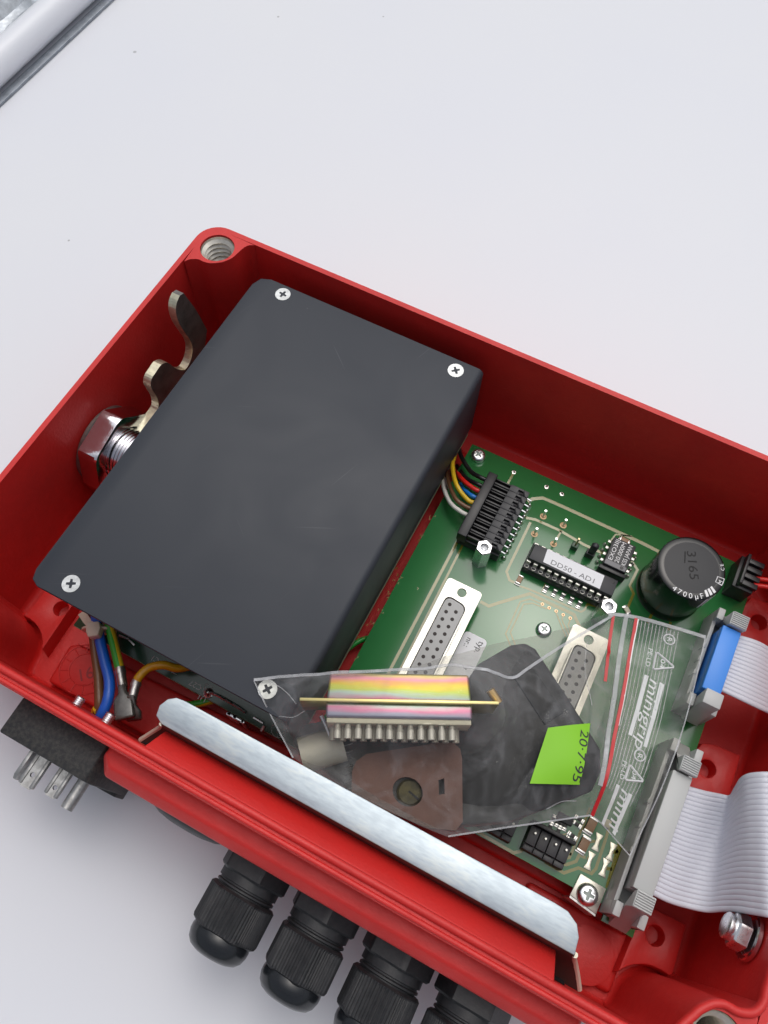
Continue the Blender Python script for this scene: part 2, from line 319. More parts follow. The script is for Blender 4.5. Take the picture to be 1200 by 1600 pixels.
# clear film
def film(name, base, edge, rough, tint, veil=0.10, col=(0.50, 0.51, 0.53)):
    m = bpy.data.materials.new(name); m.use_nodes = True; n = m.node_tree.nodes; l = m.node_tree.links; n.clear()
    o = n.new('ShaderNodeOutputMaterial'); mixs = n.new('ShaderNodeMixShader'); tr = n.new('ShaderNodeBsdfTransparent'); tr.inputs[0].default_value = (*tint, 1)
    pb = n.new('ShaderNodeBsdfPrincipled'); pb.inputs['Base Color'].default_value = (*col, 1); pb.inputs['Roughness'].default_value = rough
    lw = n.new('ShaderNodeLayerWeight'); lw.inputs['Blend'].default_value = 0.35
    tc = n.new('ShaderNodeTexCoord'); no = n.new('ShaderNodeTexNoise'); no.inputs['Scale'].default_value = 110; no.inputs['Detail'].default_value = 1.5; no.inputs['Distortion'].default_value = 1.6
    l.new(tc.outputs['Object'], no.inputs['Vector'])
    mr = n.new('ShaderNodeMapRange'); mr.inputs['To Min'].default_value = base; mr.inputs['To Max'].default_value = edge; l.new(lw.outputs['Facing'], mr.inputs['Value'])
    ad = n.new('ShaderNodeMath'); ad.operation = 'MULTIPLY_ADD'; n2 = n.new('ShaderNodeTexNoise'); n2.inputs['Scale'].default_value = 70; n2.inputs['Detail'].default_value = 3; n2.inputs['Distortion'].default_value = 2.2; l.new(tc.outputs['Object'], n2.inputs['Vector'])
    r2 = n.new('ShaderNodeMapRange'); r2.inputs['From Min'].default_value = 0.5; r2.inputs['From Max'].default_value = 0.74; l.new(n2.outputs['Fac'], r2.inputs['Value'])
    l.new(r2.outputs[0], ad.inputs[0]); ad.inputs[1].default_value = veil; l.new(mr.outputs[0], ad.inputs[2])
    bp = n.new('ShaderNodeBump'); bp.inputs['Strength'].default_value = 0.5; bp.inputs['Distance'].default_value = 0.0010; l.new(no.outputs['Fac'], bp.inputs['Height'])
    l.new(bp.outputs[0], pb.inputs['Normal']); l.new(ad.outputs[0], mixs.inputs[0]); l.new(tr.outputs[0], mixs.inputs[1]); l.new(pb.outputs[0], mixs.inputs[2]); l.new(mixs.outputs[0], o.inputs[0])
    return m
FILM = film('clear_polythene', 0.02, 0.42, 0.14, (0.91, 0.905, 0.88), 0.11)
FILM2 = film('clear_polythene_back', 0.05, 0.35, 0.3, (0.91, 0.905, 0.88), 0.14)
SEAM = film('sealed_film_edge', 0.30, 0.75, 0.3, (0.95, 0.95, 0.95), 0.3, (0.62, 0.63, 0.65))
BPRINT = film('white_bag_print', 0.82, 0.9, 0.5, (0.95, 0.95, 0.95), 0.0, (0.72, 0.73, 0.73))
LINEP = film('moulded_film_line', 0.22, 0.6, 0.2, (0.97, 0.97, 0.97), 0.15, (0.66, 0.67, 0.68))
# table
TAB = mat('white_table_laminate', (0.76, 0.765, 0.785), 0.45)
n = TAB.node_tree.nodes; l = TAB.node_tree.links; b = n['Principled BSDF']; tc = n.new('ShaderNodeTexCoord')
vo = n.new('ShaderNodeTexVoronoi'); vo.inputs['Scale'].default_value = 38; vo.inputs['Randomness'].default_value = 1; l.new(tc.outputs['Object'], vo.inputs['Vector'])
no = n.new('ShaderNodeTexNoise'); no.inputs['Scale'].default_value = 9; no.inputs['Detail'].default_value = 6; l.new(tc.outputs['Object'], no.inputs['Vector'])
sz = n.new('ShaderNodeSeparateColor'); l.new(vo.outputs['Color'], sz.inputs[0])
pw = n.new('ShaderNodeMath'); pw.operation = 'POWER'; l.new(sz.outputs[0], pw.inputs[0]); pw.inputs[1].default_value = 3.0
th = n.new('ShaderNodeMath'); th.operation = 'MULTIPLY'; l.new(pw.outputs[0], th.inputs[0]); th.inputs[1].default_value = 0.042
lt = n.new('ShaderNodeMath'); lt.operation = 'LESS_THAN'; l.new(vo.outputs['Distance'], lt.inputs[0]); l.new(th.outputs[0], lt.inputs[1])
m1 = n.new('ShaderNodeMix'); m1.data_type = 'RGBA'; m1.inputs[6].default_value = (0.70, 0.72, 0.775, 1); m1.inputs[7].default_value = (0.735, 0.75, 0.77, 1); l.new(no.outputs['Fac'], m1.inputs['Factor'])
sc_ = n.new('ShaderNodeMath'); sc_.operation = 'MULTIPLY'; l.new(lt.outputs[0], sc_.inputs[0]); sc_.inputs[1].default_value = 0.6
m2 = n.new('ShaderNodeMix'); m2.data_type = 'RGBA'; l.new(sc_.outputs[0], m2.inputs['Factor']); l.new(m1.outputs[2], m2.inputs[6]); m2.inputs[7].default_value = (0.25, 0.25, 0.26, 1)
l.new(m2.outputs[2], b.inputs['Base Color'])
GALV = mat('galvanised_sheet', (0.60, 0.64, 0.68), 0.4, 0.8, bump=0.5, bscale=260, var=0.35, vscale=160, bdist=0.0006)
FOILW = mat('white_film_roll', (0.72, 0.745, 0.79), 0.3)

# ================================================================== the setting
m = MB(); m.box(-900, 1200, -900, 900, TABLE - 20, TABLE); m.build('table', TAB, kind='structure')

# ================================================================== galvanised thing at the far corner of the table
fr = thing('galvanised_tray', (-195, -100, TABLE), 'galvanised metal tray edge with white rolled rim, at far corner of the table', 'tray')
m = MB(); m.tube([(-186, 150, TABLE + 8.5), (-186.5, 20, TABLE + 8.5), (-187, -120, TABLE + 8.5), (-188, -420, TABLE + 8.5)], 8.2, 24); m.build('rolled_rim', FOILW, fr)
m = MB()
prof = [(-193, 6), (-195, 10), (-197, 8), (-200, 9), (-203, 6), (-206, 9), (-210, 7), (-216, 10), (-222, 7), (-230, 11), (-260, 14), (-330, 16)]
rows = []
for iy in range(0, 60):
    y = 150 - iy * 9.5
    rows.append([m.v(x + 0.8 * math.sin(iy * 1.3 + x), y, TABLE + z + 0.9 * math.sin(iy * 2.1 + x * 0.5)) for x, z in prof])
for A, B in zip(rows, rows[1:]):
    for k in range(len(prof) - 1): m.face([A[k], A[k + 1], B[k + 1], B[k]])
o = m.build('sheet', GALV, fr, smooth=60); sm = o.modifiers.new('thick', 'SOLIDIFY'); sm.thickness = 0.0012
m = MB(); m.box(-180, -175.2, -420, 150, TABLE + 0.03, TABLE + 1.6); m.build('rim_shadow_strip', mat('rim_shadow_grey', (0.30, 0.33, 0.37), 0.5, 0.5, var=0.3, vscale=200), fr, bev=0.3)  # flat grey strip added, paints the shadow line beside the rolled rim

# ================================================================== red housing
L, W, A_ = 248.5, 167.5, 9.4
YF = 163.0                      # inner face of the front wall
FLOOR = -55.0
enc = thing('metal_housing', (L / 2, W / 2, TABLE), 'open red painted cast metal housing on the white table', 'housing')
bl = [(1.9, 22.5), (2.6, 20.2), (3.9, 18.3), (6.4, 17.0), (9, 17.0), (11.6, 16.2), (14.6, 13.9), (16.5, 10.8), (17.1, 7.6), (17.6, 5.0), (18.6, 3.2), (20.4, 2.2), (24.0, 1.9)]
def arc(cx, cy, r, a0, a1, n=8): return [(cx + r * math.cos(R_(a0 + (a1 - a0) * k / n)), cy + r * math.sin(R_(a0 + (a1 - a0) * k / n))) for k in range(n + 1)]
ro = 8.5
outer = arc(ro, ro, ro, 180, 270) + arc(L - ro, ro, ro, 270, 360) + arc(L - ro, W - ro, ro, 0, 90) + arc(ro, W - ro, ro, 90, 180)
br = [(L - x, y) for x, y in bl][::-1]
dyf = W - YF - 1.9
frp = [(L - x, W - dyf - y) for x, y in bl]
flp = [(x, W - dyf - y) for x, y in bl][::-1]
inner = bl + br + frp + flp
inner = [(p.x, p.y) for p in catmull([(x, y, 0) for x, y in inner], 3, True)]
def inset(poly, d):
    N = len(poly); out = []
    for i in range(N):
        a = Vector(poly[i - 1]); b = Vector(poly[(i + 1) % N]); t = (b - a).normalized()
        out.append((poly[i][0] - t.y * d, poly[i][1] + t.x * d))
    return out
holes = [(A_, A_), (L - A_, A_), (L - A_, W - A_ - 1.5), (A_, W - A_ - 1.5)]
RH = 6.1
hl = [[(x + RH * math.cos(2 * math.pi * k / 40), y + RH * math.sin(2 * math.pi * k / 40)) for k in range(40)] for x, y in holes]
m = MB()
vl = m.fill([outer, inner] + hl, 0.0)
b0 = m.skirt(vl[0], outer, TABLE + 2.0)
o2 = inset(outer, 1.5); b1 = m.skirt(b0, o2, TABLE + 0.05); m.face(b1)
area = sum(inner[i][0] * inner[(i + 1) % len(inner)][1] - inner[(i + 1) % len(inner)][0] * inner[i][1] for i in range(len(inner)))
sg = 1 if area > 0 else -1
ring = vl[1]
for d, z in ((0.7, -35), (0.8, FLOOR + 2.4), (1.1, FLOOR + 1.1), (1.7, FLOOR + 0.35), (2.4, FLOOR - 0.03)):
    ring = m.skirt(ring, inset(inner, sg * d), z)
m.prism([(1.2, 12), (12, 1.2), (L - 12, 1.2), (L - 1.2, 12), (L - 1.2, W - 12), (L - 12, W - 1.2), (12, W - 1.2), (1.2, W - 12)], FLOOR - 1.5, FLOOR)
for k, h in enumerate(hl):
    q = m.skirt(vl[2 + k], h, -34); m.face(q)
shell = m.build('shell', RED, enc, bev=0, smooth=40)
# threaded inserts
for k, (hx, hy) in enumerate(holes):
    if k in (1, 3): continue
    m = MB(); prof = []
    z = -1.6
    prof.append((RH - 0.1, -0.9)); prof.append((RH - 0.35, z))
    while z > -26:
        prof.append((RH - 0.2, z)); prof.append((RH - 1.5, z - 1.0)); prof.append((RH - 1.5, z - 1.2)); z -= 2.1; prof.append((RH - 0.2, z + 0.1))
    m.lathe(prof, hx, hy, 40, cap0=False, cap1=False); m.build('threaded_insert', NICKEL, enc, smooth=20)
# ridge and lip of the sealing groove on the front and right walls
fx = [px(u, v, 0.5)[:2] for u, v in [(1069, 1600), (1084, 1587), (1096, 1577), (1115, 1569), (1133, 1570), (1149, 1579), (1163, 1583), (1177, 1583), (1188, 1576), (1195, 1564), (1199, 1547)]]
path = [(10, YF + 1.05, 0), (60, YF + 1.05, 0), (120, YF + 1.05, 0), (180, YF + 1.05, 0), (215, YF + 1.0, 0), (222, YF + 0.6, 0), (226.5, YF - 1.5, 0), (229.3, 160.3, 0)] + [(x, y, 0) for x, y in fx] + [(246.4, 137, 0), (246.5, 110, 0), (246.5, 60, 0), (246.5, 25, 0)]
m = MB(); hr = [(1.05 * math.cos(R_(a)), 1.25 * max(0, math.sin(R_(a))) ** 0.8 + (-0.4 if a in (0, 180) else 0)) for a in range(0, 181, 20)]
m.sweep(catmull(path, 6), hr); m.build('sealing_ridge', RED, enc, smooth=50)
m = MB(); hr2 = [(0.75 * math.cos(R_(a)), 0.85 * max(0, math.sin(R_(a))) ** 0.8 + (-0.3 if a in (0, 180) else 0)) for a in range(0, 181, 20)]
m.sweep([(10, W - 0.95, 0), (80, W - 0.95, 0), (160, W - 0.95, 0), (238, W - 0.95, 0)], hr2); m.build('outer_lip', RED, enc, smooth=50)
# outer pad that carries the cable glands
m = MB(); z0, z1 = -50, -7.0
pad = [(75.0, W - 0.6), (74.0, 169.5), (76.6, 172.0), (79.5, 172.0 + 2.6), (209, 174.4), (212.0, 172), (212.0, W - 0.6)]
pt_ = [(75.2, W - 0.6), (74.6, 169.6), (77.4, 171.9), (209.2, 171.6), (211.2, 170.2), (211.2, W - 0.6)]
pb_ = [(73.6, W - 0.6), (73.2, 170.2), (76.6, 174.6), (209.8, 174.4), (212.6, 171.6), (212.6, W - 0.6)]
vt_ = [m.v(x, y, z1) for x, y in pt_]; m.face(vt_); r_ = m.skirt(vt_, pb_, z1 - 3.4); r_ = m.skirt(r_, pb_, z0); m.face(r_)
m.build('gland_pad', RED, enc, bev=0.7, seg=3)
# inner ledge behind the metal strip
m = MB(o=(0, 0, 0), ex=(0, 1, 0), ey=(0, 0, 1), ez=(1, 0, 0))
m.prism([(YF + 0.4, -1.2), (YF - 0.5, -1.8), (160.0, -5.4), (156.2, -11.0), (154.8, -13.4), (153.8, -30), (YF + 0.4, -30)], 84.5, 201.5); m.build('inner_ledge', RED, enc, bev=1.3, seg=3)
CAVITY_SHADE = mat('cavity_shade_black', (0.003, 0.003, 0.0035), 0.9)  # near-black blocks added at the ledge ends, deep shade of the cavities as colour
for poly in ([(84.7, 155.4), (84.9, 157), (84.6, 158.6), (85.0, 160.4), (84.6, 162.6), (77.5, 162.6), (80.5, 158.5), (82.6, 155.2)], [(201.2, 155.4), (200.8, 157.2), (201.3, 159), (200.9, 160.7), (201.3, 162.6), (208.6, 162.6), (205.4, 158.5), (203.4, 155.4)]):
    m = MB(); m.prism(poly, -32, -20); m.build('cavity_shade_block', CAVITY_SHADE, enc, bev=0.3)
# floor pads and bosses
m = MB(); m.prism([(27, 147.0), (29.5, 145.2), (112, 141.5), (112, 146.5), (112, 160), (28, 160.5)], FLOOR - 0.5, FLOOR + 4.4); m.build('floor_pad', RED, enc, bev=1.2, seg=3)
m = MB(); m.box(30.5, 120, 118, 140.6, FLOOR - 0.5, FLOOR + 3.2); m.build('floor_pad', RED, enc, bev=1.0)
m = MB(); m.box(196, 229, 141.6, 158.5, FLOOR - 0.5, FLOOR + 2.6); m.build('floor_pad', RED, enc, bev=1.4, seg=3)
m = MB(); m.box(104, 228.5, 14, 140.2, FLOOR - 0.5, FLOOR + 3.4); m.build('floor_pad', RED, enc, bev=1.2, seg=3)
m = MB(); c = px(918, 1492, FLOOR + 2.7); m.lathe([(8.0, FLOOR + 2), (8.0, FLOOR + 2.85), (7.7, FLOOR + 2.95), (0.5, FLOOR + 2.95)], c[0], c[1], 40); m.build('ejector_mark', RED, enc)
def boss(poly, hx, hy, zt, rot=0):
    m = MB(); hc = [(hx + 2.75 * math.cos(2 * math.pi * k / 28), hy + 2.75 * math.sin(2 * math.pi * k / 28)) for k in range(28)]
    vl = m.fill([poly, hc], zt); out = [(x + (x - hx) * 0.10, y + (y - hy) * 0.10) for x, y in poly]
    m.skirt(vl[0], out, FLOOR - 0.5); q = m.skirt(vl[1], hc, zt - 6); m.face(q)
    return m.build('screw_boss', RED, enc, bev=0.55, seg=2)
ZB = -48.0
def cut(cx, cy, r, a0, a1): return arc(cx, cy, r, a0, a1, 6)
boss([(228.5, 136), (229.5, 131.6), (241.5, 131.4), (242.0, 145.5)] + cut(238.5, 158.5, 12.6, -78, -150)[0:] , 234.2, 138.3, ZB)
boss([(20.6, 136), (19.5, 131.0), (9.2, 131.0), (9.0, 145.5)] + cut(10, 158.5, 12.6, -100, -28), 17.9, 138.2, ZB)
boss([(228.2, 82.0), (229.6, 78.4), (233, 77.0), (241.9, 76.4), (242.2, 97), (228.4, 97)], 233.4, 85.4, ZB)
boss([(228.2, 26), (229.5, 22), (240, 21), (242, 40), (228.2, 40)], 234.5, 29.8, ZB)
# mould date wheel with 91
dc = px(133, 1046, FLOOR + 4.5)
m = MB()
for r in (8.6, 5.4):
    m.tube([(dc[0] + r * math.cos(2 * math.pi * k / 48), dc[1] + r * math.sin(2 * math.pi * k / 48), FLOOR + 4.42) for k in range(48)], 0.22, 6, True)
for k in range(12):
    a = 2 * math.pi * k / 12; m.tube([(dc[0] + r * math.cos(a), dc[1] + r * math.sin(a), FLOOR + 4.42) for r in (5.4, 8.6)], 0.2, 6)
m.build('date_wheel', RED, enc, smooth=40)
q0 = px(146, 1040, FLOOR + 4.5); q1 = px(121, 1047, FLOOR + 4.5)
text_at('91', q0, q1, 6.0, mat('red_shadow_line', (0.30, 0.008, 0.01), 0.5), enc, 'date_digits', align='LEFT', offset=0.0)

# ================================================================== screws
def screw(x, y, z, r, kind='pan', ang=20, parent=None, m_head=None, name='screw', h=None, **kw):
    m = MB(); rt = r * (0.97 if kind == 'flat' else 0.62); h = h if h is not None else (0.25 if kind == 'flat' else r * 0.62)
    a = R_(ang); w, lc = r * 0.13, r * 0.52
    cp = []
    for k in range(4):
        t = a + k * math.pi / 2; d = (math.cos(t), math.sin(t)); nn = (-d[1], d[0])
        cp += [(x + d[0] * lc - nn[0] * w, y + d[1] * lc - nn[1] * w), (x + d[0] * lc + nn[0] * w, y + d[1] * lc + nn[1] * w)]
        t2 = t + math.pi / 4; cp.append((x + math.cos(t2) * w * 1.75, y + math.sin(t2) * w * 1.75))
    ci = [(x + rt * math.cos(2 * math.pi * k / 32), y + rt * math.sin(2 * math.pi * k / 32)) for k in range(32)]
    vl = m.fill([ci, cp], z + h)
    ring = vl[0]
    steps = [(r, 0.0)] if kind == 'flat' else [(r * 0.80, h * 0.86), (r * 0.93, h * 0.60), (r, h * 0.25), (r * 0.99, -0.05)]
    for rr, zz in steps:
        ring = m.skirt(ring, [(x + rr * math.cos(2 * math.pi * k / 32), y + rr * math.sin(2 * math.pi * k / 32)) for k in range(32)], z + zz)
    m.skirt(vl[1], [(x + (q[0] - x) * 0.75, y + (q[1] - y) * 0.75) for q in cp], z + h - r * 0.4)
    o = m.build(name, m_head or BRIGHT, parent, smooth=30, **kw)
    m = MB(); m.prism([(x + (q[0] - x) * 0.9, y + (q[1] - y) * 0.9) for q in cp], z + h - r * 0.3, z + h - r * 0.16); m.build('cross_recess', DARKM, o)
    return o

# ================================================================== black cover module
ZC = -3.1; ZP = -40.3
cov = thing('cover_module', (70, 75, ZP), 'large black sheet metal cover with corner screws, over the left half of the housing', 'cover')
cx0, cx1, cy0, cy1 = 27.0, 114.3, 10.4, 140.2
def rrect(x0, x1, y0, y1, r, n=6):
    return arc(x0 + r, y0 + r, r, 180, 270, n) + arc(x1 - r, y0 + r, r, 270, 360, n) + arc(x1 - r, y1 - r, r, 0, 90, n) + arc(x0 + r, y1 - r, r, 90, 180, n)
m = MB()
# folded sheet: top plate with right-hand wall, rounded bend
nb_ = 8; prof = []
m2 = MB(o=(0, 0, 0), ex=(1, 0, 0), ey=(0, 0, 1), ez=(0, 1, 0))
rb = 2.3
pts = [(cx0, ZC)] + [(cx1 - rb + rb * math.sin(R_(90 * k / 8)), ZC - rb + rb * math.cos(R_(90 * k / 8))) for k in range(9)] + [(cx1, ZP + 2.0)]
th = 1.5
pin = [(cx1 - th, ZP + 2.0)] + [(cx1 - rb + (rb - th) * math.sin(R_(90 * k / 8)), ZC - rb + (rb - th) * math.cos(R_(90 * k / 8))) for k in range(8, -1, -1)] + [(cx0, ZC - th)]
poly = pts + pin
# plate outline with rounded free corners on the left; body of the fold between them
m2.prism(poly[1:-1] + [(33, ZC - th), (33, ZC)], cy0, cy1)
m2.f()
m2.prism([(33.0, cy0), (33.0, cy1)] + [(cx0 + 3.5, cy1), (cx0 + 1.0, cy1 - 1.2), (cx0, cy1 - 4.2), (cx0, cy0 + 5), (cx0 + 1.4, cy0 + 1.4), (cx0 + 5, cy0)], ZC - th, ZC)
m2.build('cover_plate', COVER, cov, bev=0.3, smooth=40)
for k, (u, v, an) in enumerate([(442, 460, 8), (712, 579, 50), (111, 912, 62), (418, 1077, 32)]):
    q = px(u, v, ZC); screw(q[0], q[1], ZC - 0.12, 2.75, 'flat', an, cov, PLATED)
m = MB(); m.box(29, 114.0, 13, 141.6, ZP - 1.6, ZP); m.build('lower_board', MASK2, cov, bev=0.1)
m = MB(); m.box(114.02, 114.12, 13, 141.6, ZP - 1.5, ZP + 0.02); m.box(29, 114, 141.62, 141.72, ZP - 1.5, ZP - 0.05); m.build('board_edge', EDGE, cov)
for sx_, sy_ in ((36, 20), (36, 130), (104, 20), (104, 128)):
    m = MB(); m.cyl(sx_, sy_, ZP, ZC - th - 0.05, 3, 6); m.build('standoff', TIN, cov)
for (x0, x1, y0, y1, h, mm) in ((45, 75, 60, 118, 24, BLACKP), (80, 104, 70, 112, 18, BLACKP), (60, 100, 122, 132.5, 9, BLACKP), (42, 56, 122, 131, 14, BLACKP)):
    m = MB(); m.box(x0, x1, y0, y1, ZP + 0.05, ZP + h); m.build('power_part', mm, cov, bev=0.8)
SILK = mat('silk_print', (0.55, 0.60, 0.58), 0.5)
def ptext(body, u0, v0, u1, v1, size, z, mt, parent, **k): return text_at(body, px(u0, v0, z), px(u1, v1, z), size, mt, parent, **k)
ptext('C27', 317, 1072, 297, 1061, 2.6, ZP + 0.04, SILK, cov)
ptext('U1', 324, 1090, 311, 1083, 2.6, ZP + 0.04, SILK, cov)
ptext('C1', 250, 1030, 236, 1022, 2.4, ZP + 0.04, SILK, cov)
m = MB()
c = px(436, 1140, ZP + 0.05); m.tube([(c[0] + 2.4 * math.cos(t), c[1] + 2.4 * math.sin(t), ZP + 0.04) for t in [2 * math.pi * k / 24 for k in range(24)]], 0.12, 4, True)
for a, b_ in (((-2, -1.2), (1, 2.1)), ((0.6, 2.2), (2.2, -0.7))): m.tube([(c[0] + a[0], c[1] + a[1], ZP + 0.04), (c[0] + b_[0], c[1] + b_[1], ZP + 0.04)], 0.1, 4)
for (u, v, u2, v2) in ((317, 1082, 322, 1068), (322, 1068, 332, 1074), (332, 1074, 329, 1080), (268, 1050, 276, 1054)): m.tube([px(u, v, ZP + 0.04), px(u2, v2, ZP + 0.04)], 0.12, 4)
m.build('silk_symbol', SILK, cov)
c = px(326, 1083, ZP); m = MB(); m.lathe([(1.7, ZP), (1.6, ZP + 0.25), (0.8, ZP + 0.6), (0.3, ZP + 1.4)], c[0], c[1], 16); m.build('solder_joint', SOLDER, cov)
q0 = px(328, 1082, ZP + 1); q1 = px(384, 1112, ZP + 1.5)
m = MB(); m.tube(catmull([(q0[0], q0[1], ZP + 0.5), (q0[0] + 3, q0[1] - 0.2, ZP + 1.9), (q1[0] - 3, q1[1], ZP + 2.0), (q1[0], q1[1] + 0.3, ZP + 1.4)], 6), 0.45, 8); m.build('jumper_wire', BRIGHT, cov)
c = px(373, 1122, ZP - 3); m = MB()
for dx_ in (-3.1, -1.0, 2.0): m.box(c[0] + dx_, c[0] + dx_ + (1.3 if dx_ > 0 else 1.6), 141.9, 143.2, ZP - 8, ZP + 1.9)
m.box(c[0] - 3.2, c[0] + 3.4, 141.95, 143.1, ZP + 0.3, ZP + 1.9); m.build('metal_clip', ZINC, cov, bev=0.25)
c = px(405, 1128, ZP); m = MB(); m.tube([px(396, 1121, ZP + 0.6), px(411, 1130, ZP + 0.6)], 0.4, 6); m.tube([px(408, 1142, ZP + 0.6), px(413, 1134, ZP + 1.2)], 0.55, 6); m.build('component_lead', BRIGHT, cov)
c = px(219, 1012, ZP); m = MB(); m.tube([px(186, 993, ZP + .5), px(200, 998, ZP + .8), px(210, 1008, ZP + .3)], 0.35, 6); m.build('component_lead', BRIGHT, cov)

# ================================================================== main circuit board
pcb = thing('circuit_board', (170, 78, ZP), 'green printed circuit board with connectors and chips, right half of the housing', 'circuit board')
m = MB(); m.prism([(117.4, 16.3), (226.2, 16.3), (226.2, 142.6), (216.6, 142.6), (216.6, 138.3), (117.4, 138.3)], ZP - 1.6, ZP); m.build('board', MASK, pcb, bev=0.08)
for x in (121.5, 222):
    for y in (20.2, 78, 133):
        m = MB(); m.cyl(x, y, FLOOR + 3, ZP - 1.62, 2.6, 6); m.build('standoff', TIN, pcb)
ZT = ZP + 0.03
def trace(pts, w, mt=None, name='trace'):
    P = [Vector(px(u, v, ZT)) for u, v in pts]; m = MB(); A, B = [], []
    for i, p in enumerate(P):
        d1 = (p - P[i - 1]).normalized() if i else (P[1] - p).normalized(); d2 = (P[i + 1] - p).normalized() if i < len(P) - 1 else d1
        t = (d1 + d2).normalized(); nn = Vector((-t.y, t.x, 0)); k = w / 2 / max(0.5, nn.dot(Vector((-d1.y, d1.x, 0))))
        A.append((p.x + nn.x * k, p.y + nn.y * k)); B.append((p.x - nn.x * k, p.y - nn.y * k))
    for i in range(len(P) - 1):
        m.face([m.v(*A[i], ZT), m.v(*A[i + 1], ZT), m.v(*B[i + 1], ZT), m.v(*B[i], ZT)])
    m.build(name, mt or TRACE, pcb, smooth=0)
for pts, w in [
    ([(825, 784), (832, 779.6), (848, 778), (866, 785.4), (1000, 846.7), (1030, 862)], 1.25),
    ([(822, 809), (837, 812), (875, 829), (912.5, 851), (945, 866)], 1.0),
    ([(829, 816), (791.5, 893), (796, 906.5), (807.5, 912)], 0.9),
    ([(812, 916), (825, 920), (853, 931.7), (900, 953), (908, 956), (913, 953), (918, 944), (932, 948)], 0.7),
    ([(750.6, 940), (763.7, 947), (780, 941.7), (828, 927.5), (856.7, 941.7), (896.7, 960), (905, 978), (912, 990)], 1.1),
    ([(802, 1020), (790, 990), (813, 940), (828, 936), (847.5, 944)], 0.5),
    ([(809, 1018), (797.5, 988), (818, 944), (831.7, 942.5), (853, 951), (858, 950)], 0.5),
    ([(869, 957.5), (884, 995)], 0.5), ([(880, 961.7), (878, 968), (889, 993)], 0.5), ([(891, 968), (888, 976), (892, 990)], 0.5),
    ([(714, 847), (612, 1042), (590, 1085)], 1.0), ([(724.5, 848.5), (628, 1041), (600, 1093)], 0.8),
    ([(803, 738), (791, 760)], 0.9),
    ([(985, 852), (986, 875), (996, 890), (984, 915), (990, 927.5), (978, 956)], 0.9),
    ([(745, 1299), (802.5, 1332.5), (814, 1330), (825, 1318), (827, 1305), (832, 1296)], 0.9),
    ([(846, 1336), (852.5, 1347.5), (881, 1364), (904, 1356), (924, 1365), (931, 1357.5), (947.5, 1307.5), (952, 1290)], 0.9),
    ([(872, 1349), (885, 1351), (900, 1346), (905, 1336), (915, 1340)], 0.9), ([(882, 1341), (890, 1340), (897.5, 1322.5), (915, 1280), (922, 1262)], 0.8),
    ([(884, 1332), (893, 1335)], 0.8), ([(918, 1316), (930, 1314)], 0.8), ([(917, 1340), (922, 1343)], 0.9),
    ([(969, 1318), (949.5, 1388)], 1.5), ([(955, 1332), (966, 1330)], 1.0), ([(944, 1356), (956, 1358)], 1.0),
    ([(1018, 960), (1012, 974)], 0.9), ([(1048, 972), (1044, 985)], 0.9), ([(865, 850), (877, 830)], 0.7), ([(878, 1305), (893, 1300)], 0.5),
    ([(988, 838), (962, 835), (952, 848)], 0.5), ([(852, 912), (846, 925)], 0.5)]:
    trace(pts, w)
rm = random.Random(3)
for (u, v, k_) in ((676, 805, 2), (659, 838, 3), (622, 905, 5), (613, 885, 4), (650, 925, 0), (604, 930, 2), (592, 952, 2), (576, 975, 2), (565, 1000, 2), (553, 1030, 1)):
    for j in range(k_ + 1):
        du, dv = rm.uniform(-5, 5), rm.uniform(-5, 5); a = rm.uniform(0, 6.28); q_ = [(u + du, v + dv), (u + du + 3.2 * math.cos(a), v + dv + 3.2 * math.sin(a)), (u + du + 3.2 * math.cos(a) + 2.5 * math.sin(a), v + dv + 3.2 * math.sin(a) - 2.5 * math.cos(a))]
        trace(q_, 0.16, name='etched_mark')
# vias, test points
def via(u, v, r, hole=True, mt=SOLDER):
    q = px(u, v, ZP); m = MB(); m.lathe([(r, ZP), (r * 0.9, ZP + 0.12), (r * 0.45, ZP + 0.14), (r * 0.4, ZP + 0.02)], q[0], q[1], 16, cap1=not hole); o = m.build('via', mt, pcb)
    if hole: m = MB(); m.cyl(q[0], q[1], ZP + 0.01, ZP + 0.035, r * 0.45, 12); m.build('via_hole', HOLE, o)
for u, v in ((803, 738), (854, 761), (878, 772)): via(u, v, 0.85, True)
for u, v in ((847.5, 944), (858, 950), (869, 955), (880, 960.7), (891, 966)): via(u, v, 0.62, True, PADC)
for u, v in ((848.7, 807), (880, 821), (835, 834.5), (865, 850)):
    q = px(u, v, ZP); m = MB(); m.lathe([(1.25, ZP), (1.2, ZP + 0.15), (0.75, ZP + 0.3), (0.55, ZP + 0.75)], q[0], q[1], 16); o = m.build('test_pin', PADC, pcb)
    m = MB(); m.cyl(q[0], q[1], ZP + 0.7, ZP + 4.8, 0.42, 10); m.build('pin', BRIGHT, o)
